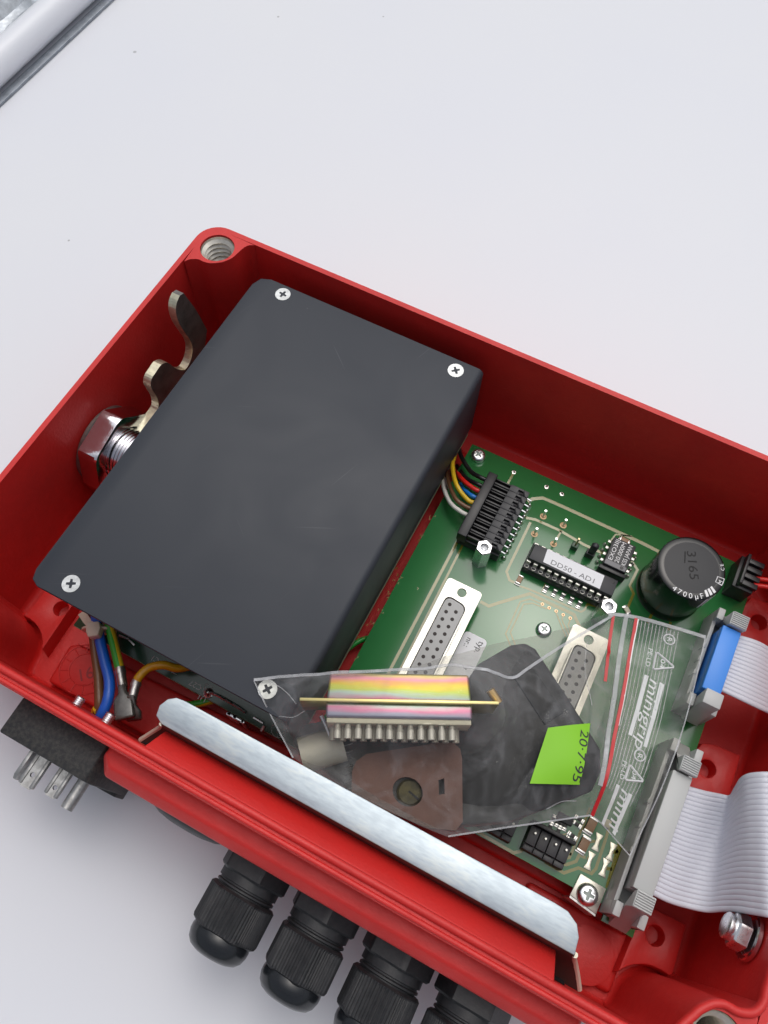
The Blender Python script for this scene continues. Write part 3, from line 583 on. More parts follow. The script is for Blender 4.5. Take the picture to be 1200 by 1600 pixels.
# terminal plug, ten ways
tx0, tx1, ty0 = 128.6, 145.0, 29.0
tb = MB(); tb.box(tx0 + 0.4, tx1 - 0.4, ty0 - 0.4, ty0 + 26.2, ZP + 0.05, ZP + 4.8); term = tb.build('terminal_block', BLACKP, pcb, bev=0.25)
m = MB(); m.box(tx0, tx0 + 3.4, ty0 - 0.6, ty0 + 26.4, ZP + 3, ZP + 8.6); m.build('plug_bar', BLACKP, term, bev=0.35)
for k in range(10):
    y = ty0 + 0.25 + k * 2.54
    m = MB(); m.box(tx0 + 3.45, tx0 + 9.0, y + 1.75, y + 2.45, ZP + 4.5, ZP + 7.9); m.box(tx0 + 3.45, tx0 + 9.0, y + 0.1, y + 0.55, ZP + 4.5, ZP + 7.5); m.build('plug_rib', BLACKP, term, bev=0.1)
    m = MB(); m.box(tx0 + 3.5, tx0 + 8.9, y + 0.56, y + 1.74, ZP + 4.3, ZP + 5.4); m.build('plug_slot', SLOT, term)
    m = MB()
    for (a, b_, c1, c2) in ((9.05, 12.1, 0.06, 2.44), (14.0, 16.0, 0.06, 2.44), (12.1, 14.0, 0.06, 0.8), (12.1, 14.0, 1.6, 2.44)): m.box(tx0 + a, tx0 + b_, y + c1, y + c2, ZP + 4.5, ZP + 8.0)
    m.build('contact_finger', BLACKC, term, bev=0.06)
    m = MB(); m.box(tx0 + 12.15, tx0 + 13.95, y + 0.82, y + 1.58, ZP + 5.0, ZP + 7.0); m.build('finger_window', SLOT, term)
    q = (145.9, 30.1 + k * 2.54)
    m = MB(); m.tube([(tx1 - 0.6, q[1] - 0.5, ZP + 3.6), (tx1 + 0.9, q[1] - 0.5, ZP + 3.4), (tx1 + 1.2, q[1] - 0.4, ZP + 0.5)], 0.35, 6)
    m.lathe([(1.0, ZP + 0.01), (0.95, ZP + 0.3), (0.6, ZP + 0.9), (0.2, ZP + 1.5)], q[0] + 0.3, q[1], 14); m.build('solder_pin', BRIGHT, term)
# hexagonal standoffs
for u, v in ((757, 855), (952, 947)):
    zt = ZP + 12; q = px(u, v, zt); m = MB()
    hexo = [(q[0] + 2.95 * math.cos(R_(60 * k + 22)), q[1] + 2.95 * math.sin(R_(60 * k + 22))) for k in range(6)]
    hexi = [(q[0] + 2.6 * math.cos(R_(60 * k + 22)), q[1] + 2.6 * math.sin(R_(60 * k + 22))) for k in range(6)]
    hc = [(q[0] + 1.5 * math.cos(2 * math.pi * k / 24), q[1] + 1.5 * math.sin(2 * math.pi * k / 24)) for k in range(24)]
    vl = m.fill([hexi, hc], zt); r1 = m.skirt(vl[0], hexo, zt - 0.35); m.skirt(r1, hexo, ZP + 0.02)
    h2 = [(q[0] + 1.25 * math.cos(2 * math.pi * k / 24), q[1] + 1.25 * math.sin(2 * math.pi * k / 24)) for k in range(24)]
    r2 = m.skirt(vl[1], h2, zt - 0.8); r3 = m.skirt(r2, h2, zt - 6); m.face(r3); m.build('hex_standoff', BRIGHT, pcb, smooth=25)
# dual in line chip in socket
ix, iy = 154.4, 53.0
m = MB(); m.box(153.2, 184.2, 44.2, 54.4, ZP + 0.05, ZP + 4.0); chip = m.build('chip', BLACKP, pcb, bev=0.2)
m = MB(); m.prism([(153.6, 45.9), (184.0, 45.4), (184.0, 52.2), (153.6, 52.6)], ZP + 4.0, ZP + 8.0, [(153.9, 46.2), (183.7, 45.8), (183.7, 51.8), (153.9, 52.2)]); m.build('chip_body', BLACKC, chip, bev=0.25)
for k in range(12):
    for yy, sgn in ((53.0, 1), (45.2, -1)):
        x = ix + 2.54 * k; m = MB(); m.box(x - 0.75, x + 0.75, yy - 0.45 * sgn - 0.35, yy - 0.45 * sgn + 0.35, ZP + 4.2, ZP + 6.6)
        m.box(x - 0.3, x + 0.3, yy - 0.2, yy + 0.2, ZP + 3, ZP + 4.4); m.build('chip_leg', SHELLM, chip, bev=0.08)
        if sgn > 0:
            m = MB(); m.tube([(x + 0.75 * math.cos(t), yy + 0.45 + 0.62 * math.sin(t), ZP + 4.15) for t in [2 * math.pi * j / 14 for j in range(14)]], 0.17, 5, True); m.build('socket_contact', SHELLM, chip)
lbl = [px(u, v, ZP + 8.05)[:2] for u, v in ((855.5, 858), (944.5, 899.5), (937, 920.5), (848.5, 878))]
m = MB(); m.prism(lbl, ZP + 8.01, ZP + 8.1); m.build('chip_label', WHITE, chip)
ptext('DD50 - AD1', 860, 881, 927, 911.5, 2.5, ZP + 8.13, GINK, chip, fit=True)
m = MB(); m.lathe([(0.55, ZP + 8.0), (0.5, ZP + 8.03)], 182.3, 47.2, 14); m.build('chip_mark', BLACKP, chip)
# jumper posts and jumper cap
q = px(897, 855, ZP); m = MB(); m.box(q[0] - 1.2, q[0] + 1.2, q[1] - 1.2, q[1] + 1.2, ZP + 0.02, ZP + 2.4); o = m.build('jumper_base', mat('dark_green_post', (0.01, 0.06, 0.02), 0.3), pcb, bev=0.2)
m = MB(); m.box(q[0] - 0.3, q[0] + 0.3, q[1] - 0.3, q[1] + 0.3, ZP + 2.4, ZP + 7.5); m.build('pin', PADC, o)
q = px(920, 868, ZP); m = MB(); m.box(q[0] - 1.5, q[0] + 1.6, q[1] - 1.1, q[1] + 1.1, ZP + 0.02, ZP + 3.0); jc = m.build('jumper_cap', BLACKP, pcb, bev=0.2)
m = MB(o=(q[0] + 0.1, q[1] - 0.2, ZP), ex=(1, 0, 0), ey=(0, 0, 1), ez=(0, 1, 0)); m.prism([(-1.1, 2.8), (1.1, 2.8), (1.25, 8.2), (0.9, 9.2), (0, 9.6), (-0.9, 9.2), (-1.25, 8.2)], -0.8, 0.9); m.build('grip', BLACKC, jc, bev=0.3)
# oscillator
o8 = [px(u, v, ZP + 5)[:2] for u, v in ((957, 843), (990, 855), (976, 899), (940, 886))]
m = MB(); m.prism([(177.2, 29.6), (185.2, 29.6), (185.2, 40.6), (177.2, 40.6)], ZP + 0.3, ZP + 5.0); osc = m.build('oscillator_module', BLACKC, pcb, bev=0.3)
m = MB(); m.box(176.4, 186.0, 40.7, 42.2, ZP + 0.05, ZP + 4.0); m.build('socket_end', BLACKP, osc, bev=0.2)
for k in range(4):
    for xs_, sg_ in ((176.5, -1), (185.9, 1)):
        y = 31.2 + 2.54 * k; m = MB(); m.box(xs_ - 0.55, xs_ + 0.55, y - 0.5, y + 0.5, ZP + 2.6, ZP + 3.4); m.lathe([(0.75, ZP + 0.01), (0.6, ZP + 0.5), (0.2, ZP + 1.3)], xs_ + sg_ * 0.9, y + 0.3, 12); m.build('lead', SHELLM, osc, bev=0.1)
ZO = ZP + 5.05
def olabel(t, dx_): text_at(t, (178.6 + dx_, 38.4, ZO), (178.6 + dx_, 30.2, ZO), 2.15, WPRINT, osc, fit=True)
olabel('EXO3IIJ', 0.9); olabel('20.000M', 3.2); olabel('KSS JAPAN', 5.6)
m = MB(); m.box(177.5, 184.9, 38.7, 40.4, ZO - 0.04, ZO - 0.01); m.build('grey_band', mat('grey_band', (0.2, 0.2, 0.21), 0.5), osc)
m = MB(); m.cyl(183.4, 39.5, ZO - 0.03, ZO + 0.02, 0.65, 16); m.build('dot_mark', BLACKP, osc)
def smd(q, ang, lx, ly, h, mt, name, z=ZP, endm=SOLDER, ef=0.24):
    a = R_(ang); e1 = (math.cos(a), math.sin(a), 0); e2 = (-math.sin(a), math.cos(a), 0)
    m = MB((q[0], q[1], z), e1, e2); m.box(-lx / 2 * (1 - ef), lx / 2 * (1 - ef), -ly / 2, ly / 2, 0.1, h); o = m.build(name, mt, pcb, bev=0.05)
    for s_ in (-1, 1):
        m = MB((q[0], q[1], z), e1, e2); x0, x1 = sorted((s_ * lx / 2 * (1 - ef), s_ * lx / 2)); m.box(x0, x1, -ly / 2 - 0.05, ly / 2 + 0.05, 0.05, h + 0.06)
        x0, x1 = sorted((s_ * lx / 2, s_ * (lx / 2 + 0.45))); m.prism([(x0, -ly / 2 - 0.15), (x1, -ly / 2 - 0.15), (x1, ly / 2 + 0.15), (x0, ly / 2 + 0.15)], 0.02, 0.35); m.build('solder_end', endm, o, bev=0.08)
    return o
smd(px(975, 846, ZP + 2), 2, 3.4, 2.0, 1.5, BROWNCAP, 'ceramic_capacitor', ZP + 1.5)
smd(px(811, 907, ZP), 92, 3.2, 1.7, 1.2, BROWNCAP, 'ceramic_capacitor')
for u, v in ((852.5, 920.5), (866, 926.5), (878.7, 932.5), (892, 938.5), (904.5, 945)): smd(px(u, v, ZP), 92, 2.2, 1.3, 0.7, mat('chip_resistor', (0.05, 0.05, 0.05), 0.4), 'chip_resistor', ef=0.45)
smd(px(922, 1290, ZP), 95, 4.6, 2.6, 1.5, BROWNCAP, 'ceramic_capacitor'); smd(px(911, 1320, ZP), 95, 4.6, 2.6, 1.5, BROWNCAP, 'ceramic_capacitor')
for u, v in ((933, 1316), (955, 1331), (921, 1345), (944, 1356)):
    q = px(u, v, ZP); m = MB(q, (1, 0, 0), (0.05, 1, 0)); m.prism([(-1.2, -2.5), (1.2, -2.5), (0.6, -0.9), (0.6, 0.9), (1.2, 2.5), (-1.2, 2.5), (-0.6, 0.9), (-0.6, -0.9)], 0.03, 0.4); m.build('solder_bridge', mat('matt_solder', (0.72, 0.69, 0.58), 0.38, 0.8), pcb, bev=0.12)
for u, v, a in ((864, 1281, 90), (871, 1284, 90), (877, 1287, 90), (883, 1290, 90), (859, 1293, 90), (872, 1299, 90), (894, 1306, 10), (891, 1313, 10), (901, 1288, 10), (905, 1280, 10)): smd(px(u, v, ZP), a, 2.4, 1.1, 0.6, mat('small_part', (0.03, 0.03, 0.03), 0.4), 'chip_resistor', ef=0.5)
q = px(882, 1280, ZP); m = MB(); m.box(q[0] - 2.4, q[0] + 2.4, q[1] - 1.2, q[1] + 1.2, ZP + 0.1, ZP + 1.5); m.build('transistor', BLACKC, pcb, bev=0.2)
q = px(948, 1287, ZP); m = MB(); m.box(q[0] - 1, q[0] + 1, q[1] - 1.2, q[1] + 1.2, ZP + 0.05, ZP + 1.0); m.build('solder_bridge', CREAM, pcb, bev=0.15)
q = px(979, 954, ZP); smd(q, 40, 2.6, 1.6, 0.8, CREAM, 'ceramic_capacitor')
# board screws
q = px(748, 709, ZP + 2); screw(q[0], q[1], ZP + 0.05, 2.75, 'pan', 30, pcb)
q = px(851, 982, ZP + 2); screw(q[0], q[1], ZP + 0.05, 2.65, 'pan', 15, pcb)
m = MB(); m.prism([(206.6, 133.9), (214.7, 134.3), (214.4, 141.8), (205.9, 140.6)], ZP + 0.05, ZP + 1.0); o = m.build('corner_bracket', mat('plated_bracket', (0.62, 0.60, 0.52), 0.4, 0.8, var=0.2, vscale=300), pcb, bev=0.1)
m = MB(); m.prism([(206, 140.7), (214.4, 141.9), (214.4, 142.5), (206, 141.3)], ZP - 9, ZP + 0.9); m.build('bracket_leg', TIN, o)
q = px(920, 1398, ZP + 3); screw(q[0], q[1], ZP + 1.0, 3.2, 'pan', 0, pcb)
# D connectors
def dsub(cx, y0, nm):
    zf = ZP + 7.0; zt = -29.3; cy = y0 + 26.52
    m = MB(); fl = rrect(cx - 6.25, cx + 6.25, y0, y0 + 53.04, 1.2, 4)
    h1 = [(cx + 1.6 * math.cos(2 * math.pi * k / 24), y0 + 3.0 + 1.6 * math.sin(2 * math.pi * k / 24)) for k in range(24)]
    h2 = [(cx + 1.6 * math.cos(2 * math.pi * k / 24), y0 + 50.04 + 1.6 * math.sin(2 * math.pi * k / 24)) for k in range(24)]
    vl = m.fill([fl, h1, h2], zf); m.skirt(vl[0], fl, zf - 0.9); m.skirt(vl[1], h1, zf - 0.9); m.skirt(vl[2], h2, zf - 0.9)
    o = m.build('d_connector', SHELLM, pcb, smooth=30)
    m = MB(); m.box(cx - 4.9, cx + 4.9, y0 + 6.2, y0 + 46.8, ZP + 0.05, zf - 0.95); m.build('housing', BLACKP, o, bev=0.3)
    def dsh(w, l1, l2, r): # D outline, long side at -x
        c = [(cx - w, cy - l1), (cx + w, cy - l2), (cx + w, cy + l2), (cx - w, cy + l1)]; out = []
        for i in range(4):
            p = Vector(c[i]); a = Vector(c[i - 1]); b_ = Vector(c[(i + 1) % 4]); d1 = (a - p).normalized(); d2 = (b_ - p).normalized()
            s_ = p + d1 * r; e_ = p + d2 * r
            for k in range(6): t = k / 5; out.append(tuple((s_ * (1 - t) ** 2 + p * 2 * t * (1 - t) + e_ * t * t)))
        return out
    so_, si_ = dsh(4.2, 19.7, 18.9, 2.6), dsh(3.85, 19.3, 18.5, 2.5)
    m = MB(); vl = m.fill([so_, si_], zt + 0.15); m.skirt(vl[0], so_, zf + 0.02); m.skirt(vl[1], si_, zf); m.build('shell', SHELLM, o, smooth=30)
    m = MB(); ins = dsh(3.55, 18.9, 18.2, 2.4); m.prism(ins, zf - 0.5, zt); io = m.build('insert', GREYINS, o, bev=0.1)
    for k in range(13):
        m = MB(); m.cyl(cx - 1.58, cy - 16.62 + 2.77 * k, zt, zt + 0.04, 0.62, 14); m.build('contact_hole', HOLE, io)
        if k < 12: m = MB(); m.cyl(cx + 1.26, cy - 15.23 + 2.77 * k, zt, zt + 0.04, 0.62, 14); m.build('contact_hole', HOLE, io)
    return o
d1 = dsub(139.1, 70.6, 'a')
d2 = dsub(182.3, 66.0, 'b')
# white type label
m = MB(); m.prism(rrect(145.4, 153.6, 82.4, 104, 1.5, 5), ZP + 0.03, ZP + 0.12); o = m.build('type_label', WHITE, pcb)
zt_ = ZP + 0.14
text_at('typ.', (151.0, 83.6, zt_), (151.0, 93, zt_), 3.0, INK, o, align='LEFT'); text_at('nr.:', (147.0, 84.2, zt_), (147.0, 94, zt_), 2.6, INK, o)
text_at('7', (149.5, 93.4, zt_), (149.5, 99, zt_), 2.6, INK, o)
# electrolytic capacitor
cx_, cy_, zt_ = 201.0, 37.5, -18.0
m = MB(); m.lathe([(10.9, ZP + 0.1), (11.05, ZP + 1.2), (10.75, ZP + 2.6), (10.35, ZP + 3.6), (10.75, ZP + 4.6), (10.8, zt_ - 1.0), (10.65, zt_ - 0.3), (10.1, zt_), (8.75, zt_ + 0.02)], cx_, cy_, 64, cap1=True)
cap = m.build('electrolytic_capacitor', SLEEVE, pcb, smooth=40)
m = MB(); m.lathe([(8.7, zt_ - 0.3), (8.7, zt_ + 0.03), (8.5, zt_ + 0.06)], cx_, cy_, 64); m.build('can_top', mat('grey_vinyl_top', (0.016, 0.017, 0.020), 0.5, bump=0.05, bscale=1200), cap)
SLATE = mat('embossed_digits', (0.004, 0.004, 0.004), 0.7)
q0 = px(1076, 862, zt_ + .1); q1 = px(1082, 903, zt_ + .1); text_at('3165', px(1073, 861, zt_ + .08), px(1078, 905, zt_ + .08), 4.2, SLATE, cap, fit=True)
m = MB(); a0 = Vector(px(1070.5, 862, zt_ + .08)); a1 = Vector(px(1070, 879, zt_ + .08)); m.tube([a0, a1], 0.18, 5); m.build('underline', SLATE, cap)
def polar_text(body, r, a_start, size, mt, parent, step, flip=False):
    for k, ch in enumerate(body):
        a = R_(a_start - step * k); c = Vector((cx_ + r * math.cos(a), cy_ + r * math.sin(a), zt_ + 0.06))
        d = Vector((math.sin(a), -math.cos(a), 0))     # baseline runs counter-clockwise seen from above, letters point to the centre
        text_at(ch, c - d * size * 0.3, c + d, size, mt, parent)
polar_text('4700µF', 10.45, 105, 2.5, WPRINT, cap, 10.5)
polar_text('M', 10.3, 5, 2.0, WPRINT, cap, 10); polar_text('CE', 10.3, -24, 1.6, WPRINT, cap, 9)
m = MB()
for aa in (-3.5, 9.5):
    pts = [(cx_ + r * math.cos(R_(aa)), cy_ + r * math.sin(R_(aa)), zt_ + 0.05) for r in (8.3, 10.2)]
for r in (8.2, 10.35): m.tube([(cx_ + r * math.cos(R_(a)), cy_ + r * math.sin(R_(a)), zt_ + 0.05) for a in range(-6, 9, 2)], 0.14, 5)
for a in (-6, 8): m.tube([(cx_ + r * math.cos(R_(a)), cy_ + r * math.sin(R_(a)), zt_ + 0.05) for r in (8.2, 10.35)], 0.14, 5)
m.build('logo_frame', WPRINT, cap)
for a0 in (22, 30, 38):
    m = MB(); A = []
    for r in (8.1, 9.4, 10.2): A.append([(cx_ + r * math.cos(R_(a0 + da + (r - 8) * 1.2)), cy_ + r * math.sin(R_(a0 + da + (r - 8) * 1.2)), zt_ + 0.07 - max(0, r - 10) * .15) for da in (0, 5.2)])
    A.append([(cx_ + 10.86 * math.cos(R_(a0 + da + 3.2)), cy_ + 10.86 * math.sin(R_(a0 + da + 3.2)), zt_ - 1.2) for da in (0, 5.2)])
    A.append([(cx_ + 10.86 * math.cos(R_(a0 + da + 3.2)), cy_ + 10.86 * math.sin(R_(a0 + da + 3.2)), zt_ - 9) for da in (0, 5.2)])
    vs = [[m.v(*q) for q in row] for row in A]
    for p_, q_ in zip(vs, vs[1:]): m.face([p_[0], p_[1], q_[1], q_[0]])
    m.build('polarity_stripe', WPRINT, cap)
# black connector behind the capacitor with red wires
m = MB(); m.prism([(217.6, 18.0), (224.5, 18.0), (224.5, 30), (217.6, 30)], ZP + 0.05, ZP + 9); o = m.build('power_plug', BLACKP, pcb, bev=0.3)
for k in range(4):
    m = MB(); m.box(219.0, 224.9, 18.8 + 2.8 * k, 20.6 + 2.8 * k, ZP + 9.0, ZP + 11.0); m.build('plug_rib', BLACKP, o, bev=0.15)
m = MB(); m.box(218.6, 219.6, 18.2, 29.6, ZP + 9.0, ZP + 12.5); m.build('plug_bar', BLACKP, o, bev=0.2)
# black box headers at the front edge
def bheader(x0, x1, y0, y1, n_, wall=True):
    m = MB(); m.box(x0, x1, y0, y1, ZP + 0.05, ZP + 3.2); o = m.build('pin_header', BLACKP, pcb, bev=0.15)
    w = (x1 - x0) / n_
    m = MB(); m.box(x0 - 0.2, x1 + 0.2, y0 - 1.2, y0 - 0.05, ZP + 0.05, ZP + 7.6); m.build('back_wall', BLACKP, o, bev=0.15)
    for k in range(n_):
        m = MB(); m.box(x0 + k * w + 0.12, x0 + (k + 1) * w - 0.12, y0 + 0.1, y1 - 1.9, ZP + 3.2, ZP + 5.2); m.box(x0 + k * w + 0.12, x0 + (k + 1) * w - 0.12, y1 - 1.6, y1 - 0.1, ZP + 3.2, ZP + 4.4); m.build('cell', BLACKC, o, bev=0.15)
        m = MB(); m.tube([(x0 + (k + .55) * w, y0 + 2.0, ZP + 5.1), (x0 + (k + .55) * w, y0 + 2.0, ZP + 6.6)], 0.33, 6); m.build('pin', SHELLM, o)
bheader(187.9, 200.9, 128.6, 136.0, 4); bheader(171.4, 184.4, 129.2, 136.4, 4)
# grey box headers with latches
def idc_header(y0, y1, ybar0, ybar1, ridg2):
    x0, x1 = 215.2, 224.6; m = MB()
    m.box(x0, x0 + 1.2, y0, y1, ZP + 0.05, ZP + 10.5); m.box(x1 - 1.2, x1, y0, y1, ZP + 0.05, ZP + 10.5); m.box(x0, x1, y0, y1, ZP + 0.05, ZP + 2.5)
    o = m.build('box_header', GREYP, pcb, bev=0.15)
    for ye, s_ in ((y0, -1), (y1, 1)):
        yb = ybar0 if s_ < 0 else ybar1
        for xa in (x0, x1 - 2.2):
            ya, yc = sorted((ye, ye - s_ * 4.0)); m = MB(); m.box(xa, xa + 2.2, ya, yc, ZP + 0.1, ZP + 13.5); m.build('end_post', GREYP, o, bev=0.3)
        m = MB(o=(0, 0, 0), ex=(0, 1, 0), ey=(0, 0, 1), ez=(1, 0, 0))
        pr_ = [(ye - s_ * 1.5, ZP + 2), (ye + s_ * 2.2, ZP + 4), (yb + s_ * 4.6, ZP + 14), (yb + s_ * 4.6, ZP + 20.3), (yb - s_ * 0.2, ZP + 20.3), (yb + s_ * 0.2, ZP + 17.5), (ye - s_ * 3.6, ZP + 12), (ye - s_ * 3.2, ZP + 6)]
        m.prism(pr_, 217.6, 223.0); lt_ = m.build('latch', GREYP, o, bev=0.3)
        if s_ < 0 or ridg2:
            for k in range(7):
                ya = yb + s_ * (0.1 + 0.66 * k); a, b_ = sorted((ya, ya + s_ * 0.34)); m = MB(); m.box(217.9, 222.8, a, b_, ZP + 20.25, ZP + 20.75); m.build('grip_ridge', GREYP, lt_, bev=0.06)
    for k in range(3):
        yy = y0 + (y1 - y0) * (0.36 + 0.14 * k); m = MB(); m.box(x0 - 0.35, x0 + 0.6, yy, yy + 1.6, ZP + 6.5, ZP + 10.9); m.build('key_tab', GREYP, o, bev=0.12)
    return o
idc_header(87.5, 140.8, 97.5, 132.6, True)
idc_header(41.5, 76.0, 48.7, 71.3, False)

# ================================================================== ribbon cables with sockets
def ribbon(name, rows, nw, label, grp, bar, barmat):
    t = thing(name, (223, (bar[0] + bar[1]) / 2, -24), label, 'cable', grp)
    P = [(Vector(px(*a, z1)), Vector(px(*b_, z2))) for a, b_, z1, z2 in rows]
    T_ = catmull([q[0] for q in P], 8); B_ = catmull([q[1] for q in P], 8)
    for q in T_ + B_: q.x = min(q.x, 245.5 - 0.02 * abs(q.z + 15))
    for k in range(nw):
        path = [T_[i].lerp(B_[i], (k + 0.5) / nw) for i in range(len(T_))]
        m = MB(); w = 0.635; prof = [(w * math.cos(2 * math.pi * j / 10), 0.46 * math.sin(2 * math.pi * j / 10)) for j in range(10)]
        # profile width follows the local pitch
        rings = []
        for i, p in enumerate(path):
            sd = (B_[i] - T_[i]) / nw * 0.66; tg = (path[min(i + 1, len(path) - 1)] - path[max(i - 1, 0)]).normalized(); up = sd.cross(tg).normalized()
            rings.append([m.v(*(p + sd * math.cos(2 * math.pi * j / 10) + up * 0.52 * math.sin(2 * math.pi * j / 10))) for j in range(10)])
        for A, B in zip(rings, rings[1:]):
            for j in range(10): m.face([A[j], A[(j + 1) % 10], B[(j + 1) % 10], B[j]])
        m.face(rings[0][::-1]); m.face(rings[-1]); m.build('ribbon_wire', RIB, t, smooth=60)
    y0, y1 = bar
    m = MB(); m.box(217.2, 223.0, y0, y1, -34, -25.4); s_ = m.build('socket', barmat, t, bev=0.2)
    m = MB(); m.box(216.7, 222.5, y0 + 0.2, y1 - 0.2, -25.2, -22.0); m.build('strain_relief', barmat, s_, bev=0.35)
    m = MB(); m.box(217.0, 217.6, y0 + 0.6, y1 - 0.6, -26.0, -25.0); m.build('cable_edge', RIB, s_)
    return t
ribbon('ribbon_cable', [((1072, 1228), (1014, 1395), -24.3, -24.3), ((1100, 1236), (1045, 1410), -25, -25), ((1125, 1241), (1075, 1419), -27, -26), ((1141, 1243), (1105, 1425), -26, -24), ((1150, 1229), (1130, 1424), -19, -19), ((1158, 1216), (1155, 1425), -13, -13), ((1171, 1209), (1180, 1429), -9, -8), ((1198, 1207), (1203, 1433), -6, -4.6), ((1214, 1211), (1209, 1436), -10, -9), ((1222, 1220), (1212, 1440), -20, -22)], 25,
       'wide grey ribbon cable with grey socket, humped over the front right of the housing', 'ribbon cables', (97.6, 132.6), GREYP)
ribbon('ribbon_cable', [((1150, 992), (1124, 1078), -24.3, -24.3), ((1175, 999), (1158, 1094), -23.5, -23.5), ((1195, 1008), (1185, 1107), -24.5, -24.5), ((1213, 1022), (1210, 1119), -28, -28), ((1230, 1045), (1228, 1135), -36, -36)], 15,
       'narrow grey ribbon cable with bright blue socket, right edge', 'ribbon cables', (48.8, 71.2), BLUEP)

# ================================================================== wires
def wire_obj(name, pts, r, mt, label, grp=None, n=8):
    m = MB(); m.tube(catmull(pts, 8), r, 10); return m.build(name, mt, None, label, 'wire', grp, smooth=70)
G1 = 'thin wires plugged into the terminal block'
def tw(u_pts, end, r, mt, nm, lab):
    pts = [px(*q) for q in u_pts] + [(end[0] - 2.2, end[1], end[2]), (end[0] + 1.2, end[1], end[2])]
    wire_obj(nm, pts, r, mt, lab, G1)
ze = ZP + 6.2
tw([(700, 762, -50), (694, 748, -44), (694, 764, -38), (704, 786, -35)], (128.4, 46.5, ze), 0.8, WWHT, 'signal_wire', 'thin white wire curving into the black terminal block, outermost of the bundle')
tw([(703, 742, -50), (699, 732, -44), (701, 752, -37), (711, 778, -34)], (128.4, 43.8, ze), 0.8, WBRN, 'signal_wire', 'thin brown wire between the white and the yellow one at the terminal block')
tw([(714, 702, -50), (712, 708, -44), (707, 727, -37), (713, 757, -33)], (128.4, 41.2, ze), 0.85, WYEL, 'signal_wire', 'thin yellow wire arching from the cover edge into the terminal block')
tw([(716, 750, -44), (722, 762, -38)], (128.4, 38.8, ze - 0.4), 0.8, WBLU2, 'signal_wire', 'thin blue wire under the yellow one at the terminal block')
tw([(713, 736, -44), (721, 748, -36)], (128.4, 36.2, ze), 0.85, WRED, 'signal_wire', 'thin red wire entering the terminal block beside the blue one')
tw([(714, 728, -44), (727, 746, -37.4)], (128.4, 33.6, ze - 0.6), 0.8, WBLK, 'signal_wire', 'thin black wire lying just behind the red one')
tw([(717, 700, -44), (722, 716, -38), (735, 736, -36)], (128.4, 31.0, ze), 0.85, WBLK, 'signal_wire', 'thin black wire crossing the bare board corner near the screw')
wire_obj('signal_wire', [px(500, 1050, -50), px(545, 1013, -47), px(565, 1000, -47), px(580, 996, -49)], 0.9, WGRN, 'short green wire crossing the red gap under the circuit board')
G2 = 'red wires at the black plug'
wire_obj('supply_wire', [(223.8, 24.6, -30.5), (227, 23.8, -29.5), (234, 22, -29), (243, 19, -32)], 0.8, WRED, 'upper thin red wire leaving the black plug at the right edge', G2)
wire_obj('supply_wire', [(223.8, 27.2, -30.5), (228, 26.2, -29.3), (236, 24.4, -29), (244, 22, -33)], 0.8, WRED, 'lower thin red wire leaving the black plug at the right edge', G2)
# mains wires front left
wire_obj('mains_wire', [px(150, 960, -30), px(153, 985, -32), px(163, 1030, -33), px(171, 1065, -33), px(168, 1095, -33), px(158, 1119, -35), px(157, 1125, -42)], 1.75, WBLU, 'thick blue mains wire running from the cover to the front wall')
wire_obj('mains_wire', [px(140, 955, -34), px(145, 985, -36), px(149, 1020, -37), px(154, 1060, -37), px(155, 1100, -37), px(152, 1122, -40)], 1.55, WBRN, 'thick brown mains wire beside the blue one')
wire_obj('mains_wire', [px(146, 1118, -42), px(149, 1108, -38), px(152, 1112, -37)], 1.0, WYEL, 'bit of yellow wire behind the brown mains wire at the front wall')
w1 = wire_obj('earth_wire', [px(168, 960, -30), px(174, 990, -31), px(180, 1015, -31), px(187, 1045, -31)], 1.5, WGY, 'green and yellow striped earth wire with spade terminal')
w2 = wire_obj('earth_wire', [px(300, 1040, -34), px(277, 1044, -32), px(255, 1039, -30), px(232, 1044, -30), px(217, 1058, -30), px(214, 1066, -30.5)], 1.35, WORG, 'orange yellow wire curving out under the cover to a spade terminal')
wire_obj('earth_wire', [px(280, 1101, -48), px(300, 1101, -46), px(330, 1095, -45), px(360, 1085, -47)], 1.2, WGY, 'striped earth wire low down behind the metal strip')
def crimp(par, a, b_, c_, flat):
    a, b_, c_ = Vector(a), Vector(b_), Vector(c_); m = MB(); m.tube([a, a.lerp(b_, .5), b_], 1.55, 12); m.tube([a.lerp(b_, 0.15), a.lerp(b_, 0.35)], 1.75, 12); m.build('crimp_barrel', TIN, par)
    d = (c_ - b_); t = d.normalized(); sd = t.cross(Vector((0, 0, 1))).normalized(); m = MB(b_, t, sd, (0, 0, 1)); ln = d.length
    m.prism([(-1, -1.3), (2.0, -1.3), (4, -flat), (ln, -flat), (ln, flat), (4, flat), (2, 1.3), (-1, 1.3)], -1.6, 1.6); m.build('spade_sleeve', CRIMP, par, bev=0.7, seg=3)
crimp(w1, px(187, 1043, -31), px(192, 1074, -31), px(196, 1124, -30), 3.0)
crimp(w2, px(214, 1063, -30.5), px(206, 1092, -30.5), px(209, 1126, -33), 2.5)
